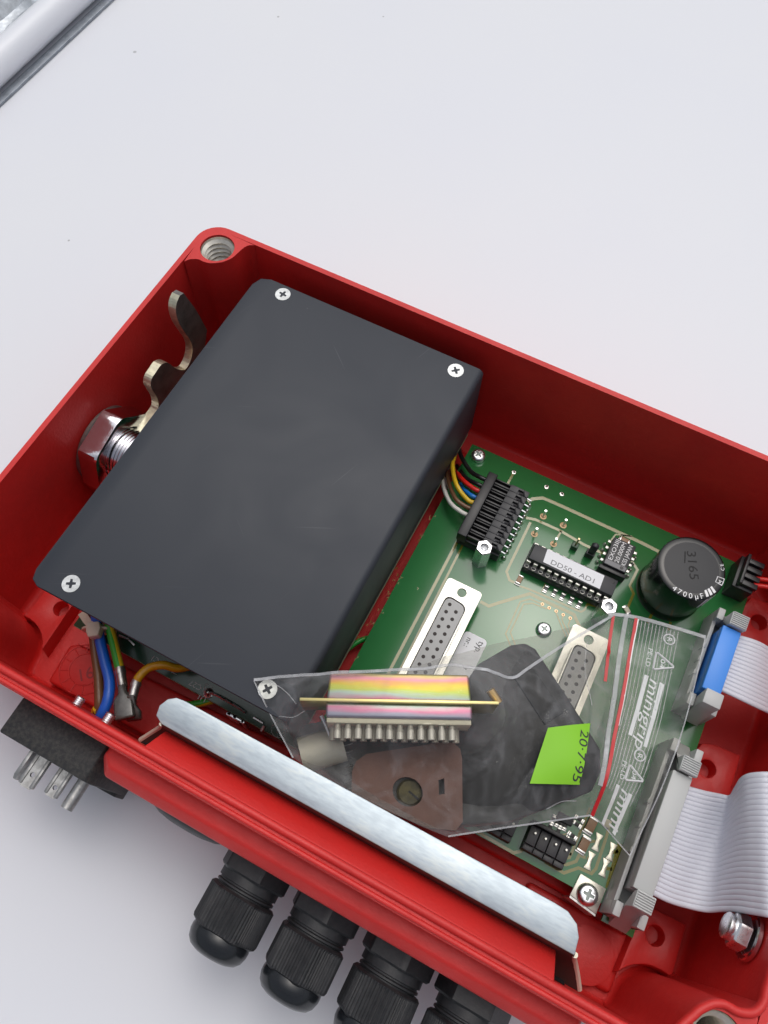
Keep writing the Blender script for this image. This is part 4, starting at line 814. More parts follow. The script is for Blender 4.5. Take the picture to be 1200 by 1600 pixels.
# cable tie
tie = thing('cable_tie', px(147, 984, -30), 'cream nylon cable tie round the brown and blue wires', 'cable tie')
q = px(147, 985, -29); e1 = Vector((0.9, -0.42, 0)).normalized(); e2 = Vector((0.42, 0.9, 0)).normalized()
m = MB(q, e1, e2); m.prism([(-2.5, -2.0), (1.6, -2.6), (2.5, -0.6), (2.2, 2.0), (-0.8, 2.8), (-1.9, 1.0)], -2.0, 2.0); m.build('tie_head', TIE, tie, bev=0.5)
m = MB(); m.sweep([px(128, 958, -33), px(136, 970, -31), px(143, 978, -29.5)], [(-1.2, -.4), (1.2, -.4), (1.2, .4), (-1.2, .4)]); m.build('tie_tail', TIE, tie)
m = MB(); c = Vector(px(155, 985, -32.5)); m.sweep([c + e1 * 4.4 * math.cos(t) + Vector((0, 0, 3.0 * math.sin(t))) for t in [2 * math.pi * k / 20 for k in range(20)]], [(-1.1, -.35), (1.1, -.35), (1.1, .35), (-1.1, .35)], up=e2, closed=True); m.build('tie_loop', TIE, tie)

# ================================================================== metal strip along the front
st = thing('metal_strip', (143, 153, -5), 'long zinc plated metal strip with rounded ends lying inside the front wall', 'strip')
ZS = -4.5
e0 = [px(u, v, ZS)[:2] for u, v in ((252, 1131), (243.5, 1118), (249, 1102), (262, 1092), (276, 1090), (290, 1095.5))]
e1 = [px(u, v, ZS)[:2] for u, v in ((866, 1410), (888, 1424), (902, 1444), (905, 1465), (898, 1493))]
xl, yl = e0[0]; xr, yr = e1[-1]
m = MB(); top = e0 + e1
m.prism(top, ZS - 1.3, ZS); m.build('top_plate', STRIP, st, bev=0.35, seg=2)
# curved apron that sweeps down and forward, wider towards its foot
prof = [(0.0, 0.0, 0), (0.35, -1.2, 0.3), (0.6, -3.4, 0.9), (1.1, -6.6, 2.0), (2.2, -10.2, 4.0), (4.2, -13.6, 6.6), (6.6, -16.0, 9.0)]
m = MB(); T0 = []; T1 = []
NX = 24
for dy, dz, fl in prof:
    T0.append([m.v(xl - fl * 0.85 + (xr - xl + fl * 1.7) * k / NX, yl + (yr - yl) * k / NX + dy, ZS - 0.1 + dz) for k in range(NX + 1)])
for dy, dz, fl in prof:
    T1.append([m.v(xl - fl * 0.85 + (xr - xl + fl * 1.7) * k / NX, yl + (yr - yl) * k / NX + dy - 1.15, ZS - 0.6 + dz) for k in range(NX + 1)])
def band(R1, R2):
    for k in range(len(R1) - 1): m.face([R1[k], R1[k + 1], R2[k + 1], R2[k]])
for A, B in zip(T0, T0[1:]): band(A, B)
for A, B in zip(T1, T1[1:]): band(B, A)
band(T0[0], T1[0]); band(T0[-1], T1[-1])
for k in (0, NX):
    for i in range(len(prof) - 1): m.face([T0[i][k], T0[i + 1][k], T1[i + 1][k], T1[i][k]])
m.bm.faces.ensure_lookup_table()
m.build('curved_apron', mat('apron_shadow', (0.12, 0.11, 0.10), 0.5, 0.8), st, smooth=50)  # zinc sheet, the shadow on it is put into the dark colour
# (the edge of the sheet shows as a yellowish line)
for k, (ex_, sgn) in enumerate(((xl, -1), (xr, 1))):
    m = MB(); yy = yl if k == 0 else yr
    path = [(ex_ + sgn * fl * 0.85 + sgn * 0.12, yy + dy - 0.55, ZS - 0.3 + dz) for dy, dz, fl in prof[1:]]
    m.tube(catmull(path, 4), 0.75, 8); m.build('sheet_edge', mat('cream_zinc_edge', (0.70, 0.66, 0.54), 0.45, 0.3), st)

# ================================================================== lock nut and cam lever on the left wall
lk = thing('cam_lock', (4, 82, -28), 'chromed cam lock nut with threaded barrel and hooked steel lever, left wall of the housing', 'lock')
def xframe(x, y, z): return dict(o=(x, y, z), ex=(0, 1, 0), ey=(0, 0, 1), ez=(1, 0, 0))
ny, nz = 83.0, -30.5
m = MB(**xframe(2.6, ny, nz)); R6 = 16.3
m.lathe([(14.3, 0), (14.3, 1.0), (13.8, 1.4)], 0, 0, 40); m.build('washer', STEELD, lk)
m = MB(**xframe(4.1, ny, nz)); rf = lambda t, z: 1.0
def hexr(t, z):
    a = (t + R_(12)) % (math.pi / 3) - math.pi / 6; return (math.cos(math.pi / 6) / math.cos(a))
m.lathe([(R6, 0), (R6, 6.6)], 0, 0, 72, rf=hexr, cap1=False)
rr = [[m.v(math.cos(t) * min(R6 * hexr(t, 0), R6 - d * 1.0) if d else math.cos(t) * R6 * hexr(t, 0), math.sin(t) * (min(R6 * hexr(t, 0), R6 - d)) if d else math.sin(t) * R6 * hexr(t, 0), 6.6 + hh) for t in [2 * math.pi * k / 72 for k in range(72)]] for d, hh in ((0, 0), (0.8, 0.7), (2.9, 1.1), (6.0, 1.1))]
for A, B in zip(rr, rr[1:]):
    for k in range(72): m.face([A[k], A[(k + 1) % 72], B[(k + 1) % 72], B[k]])
m.build('hex_nut', CHROME, lk, smooth=28)
m = MB(**xframe(2.6, ny, nz)); pr_ = [(9.4, 0)]; z = 8.5
while z < 15: pr_ += [(9.4, z), (8.6, z + 0.55), (9.4, z + 1.1)]; z += 1.2
pr_ += [(8.9, 15.8), (7.0, 15.9), (6.8, 13)]
m.lathe(pr_, 0, 0, 48); m.build('threaded_barrel', CHROME, lk, smooth=25)
m = MB(**xframe(10, ny, nz)); m.box(-4, 4, -4, 4, 0, 10); m.build('spindle', STEELD, lk, bev=0.5)
edge = [(281, 462), (276, 474), (275, 488), (280, 505), (290, 521), (298, 533), (301, 546), (298, 563), (290, 577), (281, 578), (272, 574), (262, 567), (252, 570), (244, 581), (237, 592), (235.5, 603), (240, 612), (246, 622), (248, 634), (243, 646), (222, 672), (200, 700)]
XL = 14.0
ep = [pxx(u, v, XL)[1:] for u, v in edge]
ep = [(p.x, p.y) for p in catmull([(a, b_, 0) for a, b_ in ep], 3)]
low = [(92, -33), (82, -40), (66, -41), (48, -36), (36, -30), (30, -20), (32.4, -6), (35.5, ep[0][1] - 0.8)]
m = MB(**xframe(XL, 0, 0)); m.prism(ep + low, -3.0, 0.0); lv = m.build('lever', STEELD, lk, bev=0.0, smooth=40)
m = MB(); Y0 = ep[:]
for i in range(len(ep) - 1):
    (a, b_), (c, d_) = ep[i], ep[i + 1]; nn = Vector((-(d_ - b_), c - a)).normalized() * 0.06
    if nn.y < 0 and abs(nn.x) < abs(nn.y): nn = -nn
    m.face([m.v(XL - 3.02, a + nn.x, b_ + nn.y), m.v(XL - 3.02, c + nn.x, d_ + nn.y), m.v(XL + 0.02, c + nn.x, d_ + nn.y), m.v(XL + 0.02, a + nn.x, b_ + nn.y)])
m.build('lever_edge', BRASSY, lk, smooth=50)

# ================================================================== bolt on the right wall
bt = thing('wall_bolt', (245, 129, -20), 'chromed hexagon bolt with washer on the right wall, below the wide ribbon cable', 'bolt')
by, bz = 130.6, -14.5
def mx_frame(x, y, z): return dict(o=(x, y, z), ex=(0, 1, 0), ey=(0, 0, 1), ez=(-1, 0, 0))
m = MB(**mx_frame(246.0, by, bz)); m.lathe([(6.2, 0), (6.2, 1.0), (5.8, 1.3)], 0, 0, 40); m.build('washer', CHROME, bt)
m = MB(**mx_frame(244.1, by, bz)); m.lathe([(4.8, 0), (4.8, 2.9), (4.3, 3.4), (3.0, 3.5)], 0, 0, 72, rf=hexr); m.build('hex_head', BRIGHT, bt, smooth=28)
m = MB(**mx_frame(240.8, by, bz)); m.lathe([(3.2, -0.3), (3.4, 0.4), (3.4, 1.6), (2.9, 2.0), (1.6, 2.1)], 0, 0, 40); m.build('bolt_end', BRIGHT, bt)

# ================================================================== cable glands on the front wall
ribs = lambda ph: (lambda t, z: 1.0)
GLB = ['black nylon cable gland nearest the power inlet, first of four in the row', 'black nylon cable gland with moulded marking, second from the power inlet', 'black nylon cable gland third from the power inlet, cut by the lower picture edge', 'black nylon cable gland last of the row, mostly below the picture edge']
def gland(cx, cz, ph, lab, k):
    g = thing('cable_gland', (cx, 175, cz), lab, 'cable gland', 'cable glands along the front wall')
    F = dict(o=(cx, 0, cz), ex=(1, 0, 0), ey=(0, 0, 1), ez=(0, 1, 0))
    def hx(a0): return lambda t, z: math.cos(math.pi / 6) / math.cos((t - a0) % (math.pi / 3) - math.pi / 6)
    m = MB(**F); m.lathe([(10.7, 174.3), (10.7, 178.6), (10.1, 179.2), (8.6, 179.3)], 0, 0, 72, rf=hx(R_(10 + ph * 0.6))); m.build('hex_base', NYLON, g, smooth=28)
    m = MB(**F); m.lathe([(8.8, 179.1), (8.8, 181.4), (8.2, 181.6), (8.2, 182.0), (8.75, 182.3), (8.75, 182.8), (8.1, 183.1), (8.1, 183.6), (8.6, 183.9), (8.6, 185.3)], 0, 0, 48); m.build('neck', NYLON, g, smooth=25)
    def cap_r(t, z):
        s_ = (t - R_(ph)) % (math.pi / 3) - math.pi / 6; r = min(math.cos(math.pi / 6) / math.cos(s_), 0.955)
        sec = int(((t - R_(ph)) % (2 * math.pi)) / (math.pi / 3))
        if z > 184.4 and z < 193.6 and sec != 3: r -= 0.035 * (0.5 + 0.5 * math.cos(s_ * 66))
        return r
    m = MB(**F); m.lathe([(8.9, 183.4), (9.7, 183.4), (10.45, 184.1), (10.45, 184.6), (10.45, 193.2), (10.1, 194.0), (8.9, 194.7), (8.0, 194.9)], 0, 0, 432, rf=cap_r); m.build('cap_nut', NYLON, g, smooth=22)
    m = MB(**F); m.lathe([(8.5, 194.3), (8.75, 195.3), (8.7, 196.6), (8.1, 198.4), (7.0, 199.6), (5.3, 200.3), (3.2, 200.6), (0.6, 200.65)], 0, 0, 48); m.build('sealing_dome', RUBBER, g, smooth=60)
    return g
for k, (gx, ph) in enumerate(((123.0, 4), (145.4, 20), (167.9, 12), (190.2, -6))):
    g = gland(gx, -30.0, ph, GLB[k], k)
    if k == 1: text_at('P29', px(521, 1434, -20.6), px(501, 1423, -20.6), 2.4, BLACKC, g, 'moulded_marking')
pl = thing('blanking_plug', (99.4, 175, -32), 'flat round black blanking plug between the power inlet and the glands', 'plug')
m = MB(o=(99.4, 0, -30), ex=(1, 0, 0), ey=(0, 0, 1), ez=(0, 1, 0)); m.lathe([(11.7, 174.2), (11.7, 174.9), (11.2, 175.4), (9.5, 176.1), (6, 176.7), (1, 176.9)], 0, 0, 56); m.build('plug_head', NYLON, pl, smooth=40)
m = MB(o=(99.4, 0, -30), ex=(1, 0, 0), ey=(0, 0, 1), ez=(0, 1, 0)); m.cyl(0, 0, 168, 174.7, 9.5, 32); m.build('plug_shank', NYLON, pl)

# ================================================================== power inlet
pi_ = thing('power_inlet', (53, 170, -30), 'dusty black power inlet block with four bare metal blades, at the front left', 'connector')
F = dict(o=(0, 0, 0), ex=(1, 0, 0), ey=(0, 0, 1), ez=(0, 1, 0))
m = MB(**F); m.prism([(42.2, -14), (71.2, -14), (72.9, -17), (72.9, -46), (70, -50), (43.5, -50), (41.0, -46), (41.0, -17)], 167.62, 178.6); m.build('body', INLET, pi_, bev=0.5)
m = MB(**F); m.prism([(58, -40), (69.5, -40), (72.4, -42), (72.4, -51), (58, -51)], 167.62, 179.8); m.build('keying_block', INLET, pi_, bev=0.4)
def blade(x0, x1, z0, z1, y1, horiz=True):
    m = MB(); bx = [(x0, 178.5), (x1, 178.5), (x1, y1 - 0.8), (x1 - 0.8, y1), (x0 + 0.8, y1), (x0, y1 - 0.8)]
    if horiz:
        cxm = (x0 + x1) / 2; hc = [(cxm + 0.75 * math.cos(2 * math.pi * k / 16), 185 + 0.75 * math.sin(2 * math.pi * k / 16)) for k in range(16)]
        vl = m.fill([bx, hc], z1); vb = m.fill([bx, hc], z0)
        for a, b_ in zip(vl, vb):
            for i in range(len(a)): m.face([a[i], a[(i + 1) % len(a)], b_[(i + 1) % len(a)], b_[i]])
        o = m.build('blade', TIN, pi_, smooth=30)
        for s_ in (x0, x1 - 0.9):
            m = MB(); m.box(s_ - 0.15, s_ + 1.05, 178.6, y1 - 0.4, z0 - 0.5, z1 + 0.45); m.build('rolled_edge', TIN, o, bev=0.4)
    else:
        m = MB(o=(x0, 0, 0), ex=(0, 1, 0), ey=(0, 0, 1), ez=(1, 0, 0)); m.prism([(178.5, z0), (187.2, z0), (188.6, z0 + 1), (188.6, z1 - 1), (187.2, z1), (178.5, z1)], 0, 1.2); m.build('blade', TIN, pi_, bev=0.15)
blade(45.6, 46.8, -36.5, -31, 188, False)
blade(48.6, 53.4, -31.2, -30.2, 188.9); blade(56.2, 60.4, -33.2, -32.2, 187.9)
m = MB(); m.tube([(64.9, 178.4, -32), (64.9, 187, -32), (64.9, 188.2, -32)], 1.9, 14); m.build('round_pin', TIN, pi_)
# two fixing screw ends of the inlet inside the wall
for u, v in ((122, 1097), (169, 1123)):
    q = px(u, v, -12); m = MB(o=(q[0], 0, -12), ex=(1, 0, 0), ey=(0, 0, 1), ez=(0, 1, 0)); prf = []
    y = q[1] - 1.6
    while y < 163.4: prf += [(1.25, y), (1.5, y + 0.25), (1.25, y + 0.5)]; y += 0.55
    m.lathe(prf, 0, 0, 16); m.build('screw_end', BRIGHT, pi_)

# ================================================================== loose parts inside the bag
zm = -2.5
A0 = Vector(px(467, 1095, zm + 4)); A1 = Vector(px(780, 1101, zm + 4)); e1 = (A1 - A0); e1.z = 0; e1.normalize(); e2 = Vector((-e1.y, e1.x, 0))  # e2 towards the front
mid = (A0 + A1) / 2; mid.z = zm
dc = thing('loose_d_connector', tuple(mid), 'iridescent yellow plated connector with solder cups, lying in the clear bag', 'connector')
def lf(): return MB(tuple(mid), tuple(e1), tuple(e2))
m = lf(); m.box(-26.5, 26.5, -0.45, 0.45, -6.2, 6.2); m.build('flange', mat('chromate_edge', (0.72, 0.62, 0.28), 0.3, 0.9), dc, bev=0.15)
m = lf(); m.prism([(-18.9, -7.9), (18.9, -7.9), (19.4, -0.4), (-19.4, -0.4)], -4.2, 4.2); m.build('front_shell', IRID, dc, bev=0.7, seg=3)
m = lf(); m.prism([(-19.6, 0.4), (19.6, 0.4), (19.4, 4.3), (-19.4, 4.3)], -4.9, 4.9); m.build('rear_shell', IRID2, dc, bev=0.7, seg=3)
m = lf(); m.box(-19.2, 19.2, 4.3, 5.6, -4.4, 4.2); m.build('insulator', CREAM, dc, bev=0.2)
for k in range(12):
    x = -17.2 + 2.77 * k + 0.9; m = lf(); m.f(tuple(mid + e1 * x + Vector((0, 0, 2.6))), tuple(e1), (0, 0, 1), tuple(e2)); m.lathe([(0.8, 5.6), (0.8, 6.6), (1.0, 6.9), (1.0, 9.4), (0.7, 9.4), (0.7, 8)], 0, 0, 12, cap1=True); m.build('solder_cup', CUP, dc)
for k in range(13):
    x = -17.2 + 2.77 * k - 0.5; m = lf(); m.f(tuple(mid + e1 * x + Vector((0, 0, -1.4))), tuple(e1), (0, 0, 1), tuple(e2)); m.cyl(0, 0, 5.6, 9.4, 0.95, 10); m.build('solder_cup', CUP, dc)
hd = thing('connector_hood', px(800, 1150, -20), 'black plastic connector hood inside the clear bag', 'hood')
hp = [px(u, v, -16)[:2] for u, v in ((748, 1036), (800, 1006), (822, 1003), (838, 1012), (890, 1090), (940, 1170), (941, 1205), (927, 1236), (800, 1284), (690, 1292), (680, 1210), (690, 1120))]
m = MB(); m.prism(hp, -27.8, -16.8); m.build('hood_body', HOOD, hd, bev=0.9, seg=2)
m = MB(); q = [px(u, v, -15.6)[:2] for u, v in ((800, 1052), (832, 1040), (882, 1112), (852, 1132))]; m.prism(q, -16.9, -16.3); m.build('hood_panel', HOOD, hd, bev=0.3)
gk = thing('brown_gasket', px(640, 1225, -9), 'reddish brown flat rubber gasket with round hole, inside the clear bag', 'gasket')
gp = [px(u, v, -11.0)[:2] for u, v in ((549, 1250), (550, 1205), (556, 1190), (572, 1178), (690, 1160), (708, 1160), (719, 1170), (722, 1184), (723, 1284), (712, 1298), (670, 1294), (600, 1266))]
hc0 = px(637, 1237, -11.0); hcl = [(hc0[0] + 4.2 * math.cos(2 * math.pi * k / 32), hc0[1] + 3.7 * math.sin(2 * math.pi * k / 32)) for k in range(32)]
sl_ = [px(u, v, -11.0)[:2] for u, v in ((685, 1219), (694, 1216), (695, 1240), (686, 1242))]
m = MB(); vl = m.fill([gp, hcl, sl_], -11.0); vb = m.fill([gp, hcl, sl_], -13.0)
for a, b_ in zip(vl, vb):
    for i in range(len(a)): m.face([a[i], a[(i + 1) % len(a)], b_[(i + 1) % len(a)], b_[i]])
m.build('gasket_sheet', BROWNG, gk, smooth=30)
rs = thing('retaining_screw', (hc0[0], hc0[1], -12), 'olive slotted screw head seen through the gasket hole', 'screw')
m = MB(); m.lathe([(3.6, -14.5), (3.6, -13.3), (3.0, -12.7), (0.4, -12.5)], hc0[0] + 0.6, hc0[1] - 0.3, 28); o = m.build('head', OLIVE, rs)
m = MB((hc0[0] + 0.6, hc0[1] - 0.3, 0), (0.98, 0.2, 0), (-0.2, 0.98, 0)); m.box(-0.4, 3.0, -0.3, 0.25, -13.0, -12.45); m.build('slot', SLOT, o)
sb = thing('dark_connector_body', px(520, 1200, -16), 'dark plastic connector body under the gasket in the bag', 'connector')
sp = [px(u, v, -13)[:2] for u, v in ((455, 1160), (470, 1130), (540, 1120), (690, 1130), (700, 1290), (560, 1245))]
m = MB(); m.prism(sp, -25, -14.7); m.build('body', mat('smoky_plastic', (0.035, 0.033, 0.032), 0.35), sb, bev=0.8)
for k in range(9):
    u0 = 538; v0 = 1152 + k * 11.5; m = MB(); m.tube([px(u0, v0 + 2, -14.6), px(u0 + 13, v0 - 2, -14.6)], 0.18, 5); m.build('moulded_rib', TIN, sb)
cl = thing('cable_clamp', px(500, 1170, -12), 'bright metal cable clamp at the left end of the bag', 'clamp')
ca = Vector(px(470, 1180, -11)); cb = Vector(px(536, 1160, -11)); d = (cb - ca).normalized()
m = MB(); m.sweep([ca, ca.lerp(cb, .33), ca.lerp(cb, .66), cb], [(5.0 * math.cos(R_(a)), 3.2 * math.sin(R_(a)) - 1) for a in range(0, 181, 15)] + [(4.4 * math.cos(R_(a)), 2.7 * math.sin(R_(a)) - 1) for a in range(180, -1, -15)]); m.build('clamp_bridge', CUP, cl, smooth=50)
m = MB(); c1 = Vector(px(513, 1158, -8)); m.tube([Vector(px(502, 1118, -6)), Vector(px(510, 1134, -6.5)), Vector(px(517, 1152, -8))], 0.55, 8); m.build('clamp_edge', BRIGHT, cl)
bs = thing('jack_screw', px(775, 1088, -4), 'small brass coloured jack screw beside the loose connector in the bag', 'screw')
a = Vector(px(766, 1078, -2)); b_ = Vector(px(779, 1098, -3)); m = MB(); m.tube([a, a.lerp(b_, .5), b_], 1.25, 14); m.build('screw_shank', mat('brass', (0.62, 0.42, 0.17), 0.35, 0.9), bs)

# ================================================================== the clear zip bag
bag = thing('zip_bag', px(760, 1150, -18), 'clear plastic zip bag of spare parts lying across the circuit board', 'bag')
OUT = [(395, 1063, -2.2), (402, 1059, -2.2), (440, 1058, -1.5), (500, 1054, 0.5), (560, 1050, 2.2), (610, 1047, 2.0), (645, 1042, 0), (672, 1034, -4), (695, 1025, -7), (720, 1021, -9), (775, 1005, -12), (820, 997, -14), (870, 985, -17), (905, 976, -19), (932, 964, -20), (950, 959, -20), (975, 961, -20), (1003, 966, -20), (1050, 979, -20), (1103, 995, -19), (1095, 1035, -19), (1080, 1090, -19), (1060, 1160, -19), (1040, 1215, -19), (1020, 1262, -20), (985, 1338, -21.5), (975, 1326, -22), (950, 1297, -22), (934, 1281, -21), (922, 1273, -19), (890, 1277, -17), (840, 1285, -15), (790, 1292, -13), (745, 1299, -11.5), (700, 1308, -10), (660, 1292, -9), (610, 1268, -8.2), (560, 1243, -7.6), (500, 1210, -7), (458, 1184, -6.6), (440, 1150, -5.5), (420, 1113, -3.8)]
INT = [(520, 1064, 4.9), (630, 1064, 4.9), (735, 1066, 4.9), (470, 1094, 3.6), (520, 1096, 4.8), (740, 1100, 4.8), (782, 1100, 3.2), (630, 1096, 4.9), (520, 1126, 3.6), (630, 1126, 3.6), (735, 1130, 3.6), (560, 1152, -1.5), (640, 1152, -1.5), (720, 1156, -2), (570, 1190, -6.0), (640, 1200, -6.4), (710, 1200, -6.6), (700, 1270, -7.5), (500, 1165, -6.0), (790, 1150, -7), (850, 1130, -9), (880, 1200, -10), (820, 1250, -10), (770, 1200, -7.5), (930, 1200, -12.5), (860, 1060, -10.5), (820, 1040, -8.5), (910, 1120, -12.5), (900, 1240, -13.5), (940, 1060, -17.5), (955, 1150, -17), (985, 1060, -18.5), (1040, 1060, -18.5), (990, 1180, -18.5), (1020, 1130, -18.2), (960, 1260, -19.5), (770, 1060, 0.5), (800, 1090, -3.5), (430, 1080, -1.8), (460, 1130, -2.5)]
ctl = np.array([px(u, v, z) for u, v, z in OUT + INT])
def tps_fit(P, z, lam=2.0):
    n_ = len(P); d = np.sqrt(((P[:, None] - P[None]) ** 2).sum(-1)); K = np.where(d > 0, d * d * np.log(d + 1e-9), 0) + lam * np.eye(n_)
    Q = np.c_[np.ones(n_), P]; Amat = np.block([[K, Q], [Q.T, np.zeros((3, 3))]])
    return np.linalg.solve(Amat, np.r_[z, 0, 0, 0])
CP = ctl[:, :2]; WTS = tps_fit(CP, ctl[:, 2])
def tps(X):
    X = np.atleast_2d(X); d = np.sqrt(((X[:, None] - CP[None]) ** 2).sum(-1)); K = np.where(d > 0, d * d * np.log(d + 1e-9), 0)
    return K @ WTS[:-3] + WTS[-3] + X @ WTS[-2:]
OUTP = np.array([px(u, v, z) for u, v, z in OUT])[:, :2]
def dense(poly, step=0.5):
    out = []
    for i in range(len(poly)):
        a, b_ = poly[i], poly[(i + 1) % len(poly)]; k = max(1, int(np.hypot(*(b_ - a)) / step))
        for j in range(k): out.append(a + (b_ - a) * j / k)
    return np.array(out)
DO = dense(OUTP)
def inside(X, poly):
    c = np.zeros(len(X), bool); n_ = len(poly)
    for i in range(n_):
        a, b_ = poly[i], poly[(i + 1) % n_]
        cond = ((a[1] > X[:, 1]) != (b_[1] > X[:, 1])) & (X[:, 0] < (b_[0] - a[0]) * (X[:, 1] - a[1]) / (b_[1] - a[1] + 1e-12) + a[0]); c ^= cond
    return c
def edge_dist(X):
    out = np.empty(len(X))
    for s_ in range(0, len(X), 2000): out[s_:s_ + 2000] = np.sqrt(((X[s_:s_ + 2000, None] - DO[None]) ** 2).sum(-1)).min(1)
    return out
def wrinkle(x, y):
    v = Vector((x * 0.11, y * 0.11, 0.3)); a = noise.noise(v * 1.0); b_ = noise.noise(Vector((x * 0.30 + y * 0.12, y * 0.05 - x * 0.03, 1.7)))
    c = 1 - abs(noise.noise(Vector((x * 0.16 + 5, y * 0.16, 4.1)))) * 2
    d_ = 1 - abs(noise.noise(Vector((x * 0.42 - y * 0.22, y * 0.10 + x * 0.06, 7.3)))) * 2
    return 0.30 * a + 0.34 * b_ + 0.55 * max(0, c) ** 5 + 0.40 * max(0, d_) ** 6
PLAIN = np.array([px(u, v, -19)[:2] for u, v in ((950, 945), (1115, 985), (1060, 1200), (985, 1350), (905, 1290), (960, 1100))])
def ztop(X):
    X = np.atleast_2d(np.asarray(X, float)); z = tps(X); ed = np.minimum(1, edge_dist(X) / 5.0); pl_ = inside(X, PLAIN)
    lf_ = 1.25 + 1.1 * np.clip((128 - X[:, 0] + (X[:, 1] - 130) * 0.3) / 12, 0, 1)
    return z + lf_ * np.array([wrinkle(*q) for q in X]) * np.where(pl_, 0.25, 1.0) * (0.35 + 0.65 * ed)
def ztop1(x, y, off=0.12): return float(ztop([(x, y)])[0]) + off
def bag_sheet(name, mt, step, zfun):
    x0, y0 = OUTP.min(0) - 1; x1, y1 = OUTP.max(0) + 1
    xs = np.arange(x0, x1, step); ys = np.arange(y0, y1, step); G = np.array([(x, y) for y in ys for x in xs]); nx, ny_ = len(xs), len(ys)
    ins = inside(G, OUTP); idx = {}; faces = []
    for j in range(ny_ - 1):
        for i in range(nx - 1):
            q = (j * nx + i, j * nx + i + 1, (j + 1) * nx + i + 1, (j + 1) * nx + i)
            if sum(ins[k] for k in q) >= 2: faces.append(q)
    cnt = {}
    for f in faces:
        for k in range(4): e_ = tuple(sorted((f[k], f[(k + 1) % 4]))); cnt[e_] = cnt.get(e_, 0) + 1
    bnd = {k for e_, c in cnt.items() if c == 1 for k in e_}
    used = sorted({k for f in faces for k in f}); P = G[used].copy()
    for n_i, k in enumerate(used):
        if k in bnd or not ins[k]: P[n_i] = DO[((DO - G[k]) ** 2).sum(1).argmin()]
    Z = zfun(P); mp_ = {k: i for i, k in enumerate(used)}
    me = bpy.data.meshes.new(name); me.from_pydata([wv(p[0], p[1], z) for p, z in zip(P, Z)], [], [[mp_[k] for k in f][::-1] for f in faces]); me.validate()
    return finish(name, me, mt, bag, smooth=80)
bag_sheet('front_film', FILM, 0.75, ztop)
def zbot(X):
    X = np.atleast_2d(X); t = tps(X); ed = edge_dist(X); th_ = np.clip(ed / 14, 0, 1) ** 0.8 * 13.0
    pl_ = inside(X, PLAIN); th_ = np.where(pl_, 0.5, th_)
    return np.maximum(-28.6, t - 0.25 - th_) - np.minimum(0.3, ed * 0.1) + 0.3 * np.array([wrinkle(q[0] + 40, q[1]) for q in X]) * np.minimum(1, ed / 4)
bag_sheet('back_film', FILM2, 1.2, zbot)
# ribbons that follow the film
def on_bag(pts, n=5, off=0.15):
    P = [Vector(px(u, v, z)) for u, v, z in pts]; C_ = catmull(P, n); X = np.array([(q.x, q.y) for q in C_]); Z = ztop(X) + off
    return [(x, y, z) for (x, y), z in zip(X, Z)]
def line(pts, w, h, mt, name, n=5, off=0.15):
    m = MB(); m.sweep(on_bag(pts, n, off), [(-w / 2, -h / 2), (w / 2, -h / 2), (w / 2, h / 2), (-w / 2, h / 2)]); return m.build(name, mt, bag, smooth=40)
zl = -19
line([(958, 962, -20), (952, 1005, zl), (947, 1040, zl), (944, 1066, zl)], 0.9, 0.25, BAGRED, 'zip_line')
line([(994, 966, -20), (986, 1010, zl), (974, 1075, zl), (961, 1135, zl), (947, 1195, zl), (937, 1235, zl), (924, 1275, -20)], 1.0, 0.3, BAGRED, 'zip_line')
line([(997, 968, -20), (988.5, 1012, zl), (977, 1075, zl), (964, 1135, zl)], 0.35, 0.3, WPRINT, 'zip_highlight')
line([(978, 962, -20), (968, 1020, zl), (957, 1090, zl), (944, 1160, zl), (931, 1230, zl)], 1.3, 0.6, SEAM, 'zip_profile', off=0.3)
# sealed edges
line([(397, 1063, -2), (440, 1058.5, -1.5), (500, 1055, 0.5), (560, 1051, 2), (610, 1048, 2), (655, 1044.5, 2), (699, 1041, -2), (762, 1047, 0), (801, 1057.5, -3), (822, 1047, -8), (861, 1020, -13), (900, 996, -17), (957, 962, -20)], 0.8, 0.3, SEAM, 'sealed_edge', off=0.5)
line([(950, 960, -20), (975, 962, -20), (1003, 967, -20), (1050, 980, -20), (1102, 996, -19)], 1.1, 0.35, SEAM, 'sealed_edge')
line([(1102, 996, -19), (1080, 1090, -19), (1060, 1160, -19), (1040, 1215, -19), (1020, 1262, -20), (985, 1337, -21)], 0.35, 0.2, SEAM, 'sealed_edge')
line([(985, 1337, -21), (950, 1298, -22), (934, 1282, -21), (922, 1274, -19)], 0.3, 0.2, SEAM, 'sealed_edge')
line([(922, 1274, -19), (840, 1286, -15), (790, 1293, -13), (700, 1307, -10)], 0.45, 0.25, SEAM, 'sealed_edge')
line([(397, 1064, -2), (421, 1113, -4), (440, 1150, -5.5), (458, 1184, -6.6)], 0.4, 0.2, SEAM, 'sealed_edge')
for k in range(11):            # moulded lines along the mouth of the bag
    u0, v0 = 1003 + k * 5.6, 969 + k * 1.9; t = k / 14
    line([(u0, v0, -20), (u0 - 14, v0 + 75, zl), (u0 - 31, v0 + 150, zl), (u0 - 50, v0 + 215, zl), (u0 - 64 - 14 * t, v0 + 258 + 20 * t, zl)], 0.22, 0.14, LINEP, 'moulded_line', n=4, off=0.08)
for cr_ in ([(425, 1072, 0), (450, 1090, 0), (468, 1112, 0)], [(440, 1125, 0), (462, 1128, 0), (480, 1122, 0)], [(930, 990, 0), (925, 1040, 0), (934, 1095, 0)], [(860, 1262, 0), (884, 1250, 0), (910, 1248, 0)]):
    line([(u, v, z - 8) for u, v, z in cr_], 0.22, 0.16, LINEP, 'crease_glint', n=5, off=0.04)  # pale strips along folds of the film, glints put into their colour
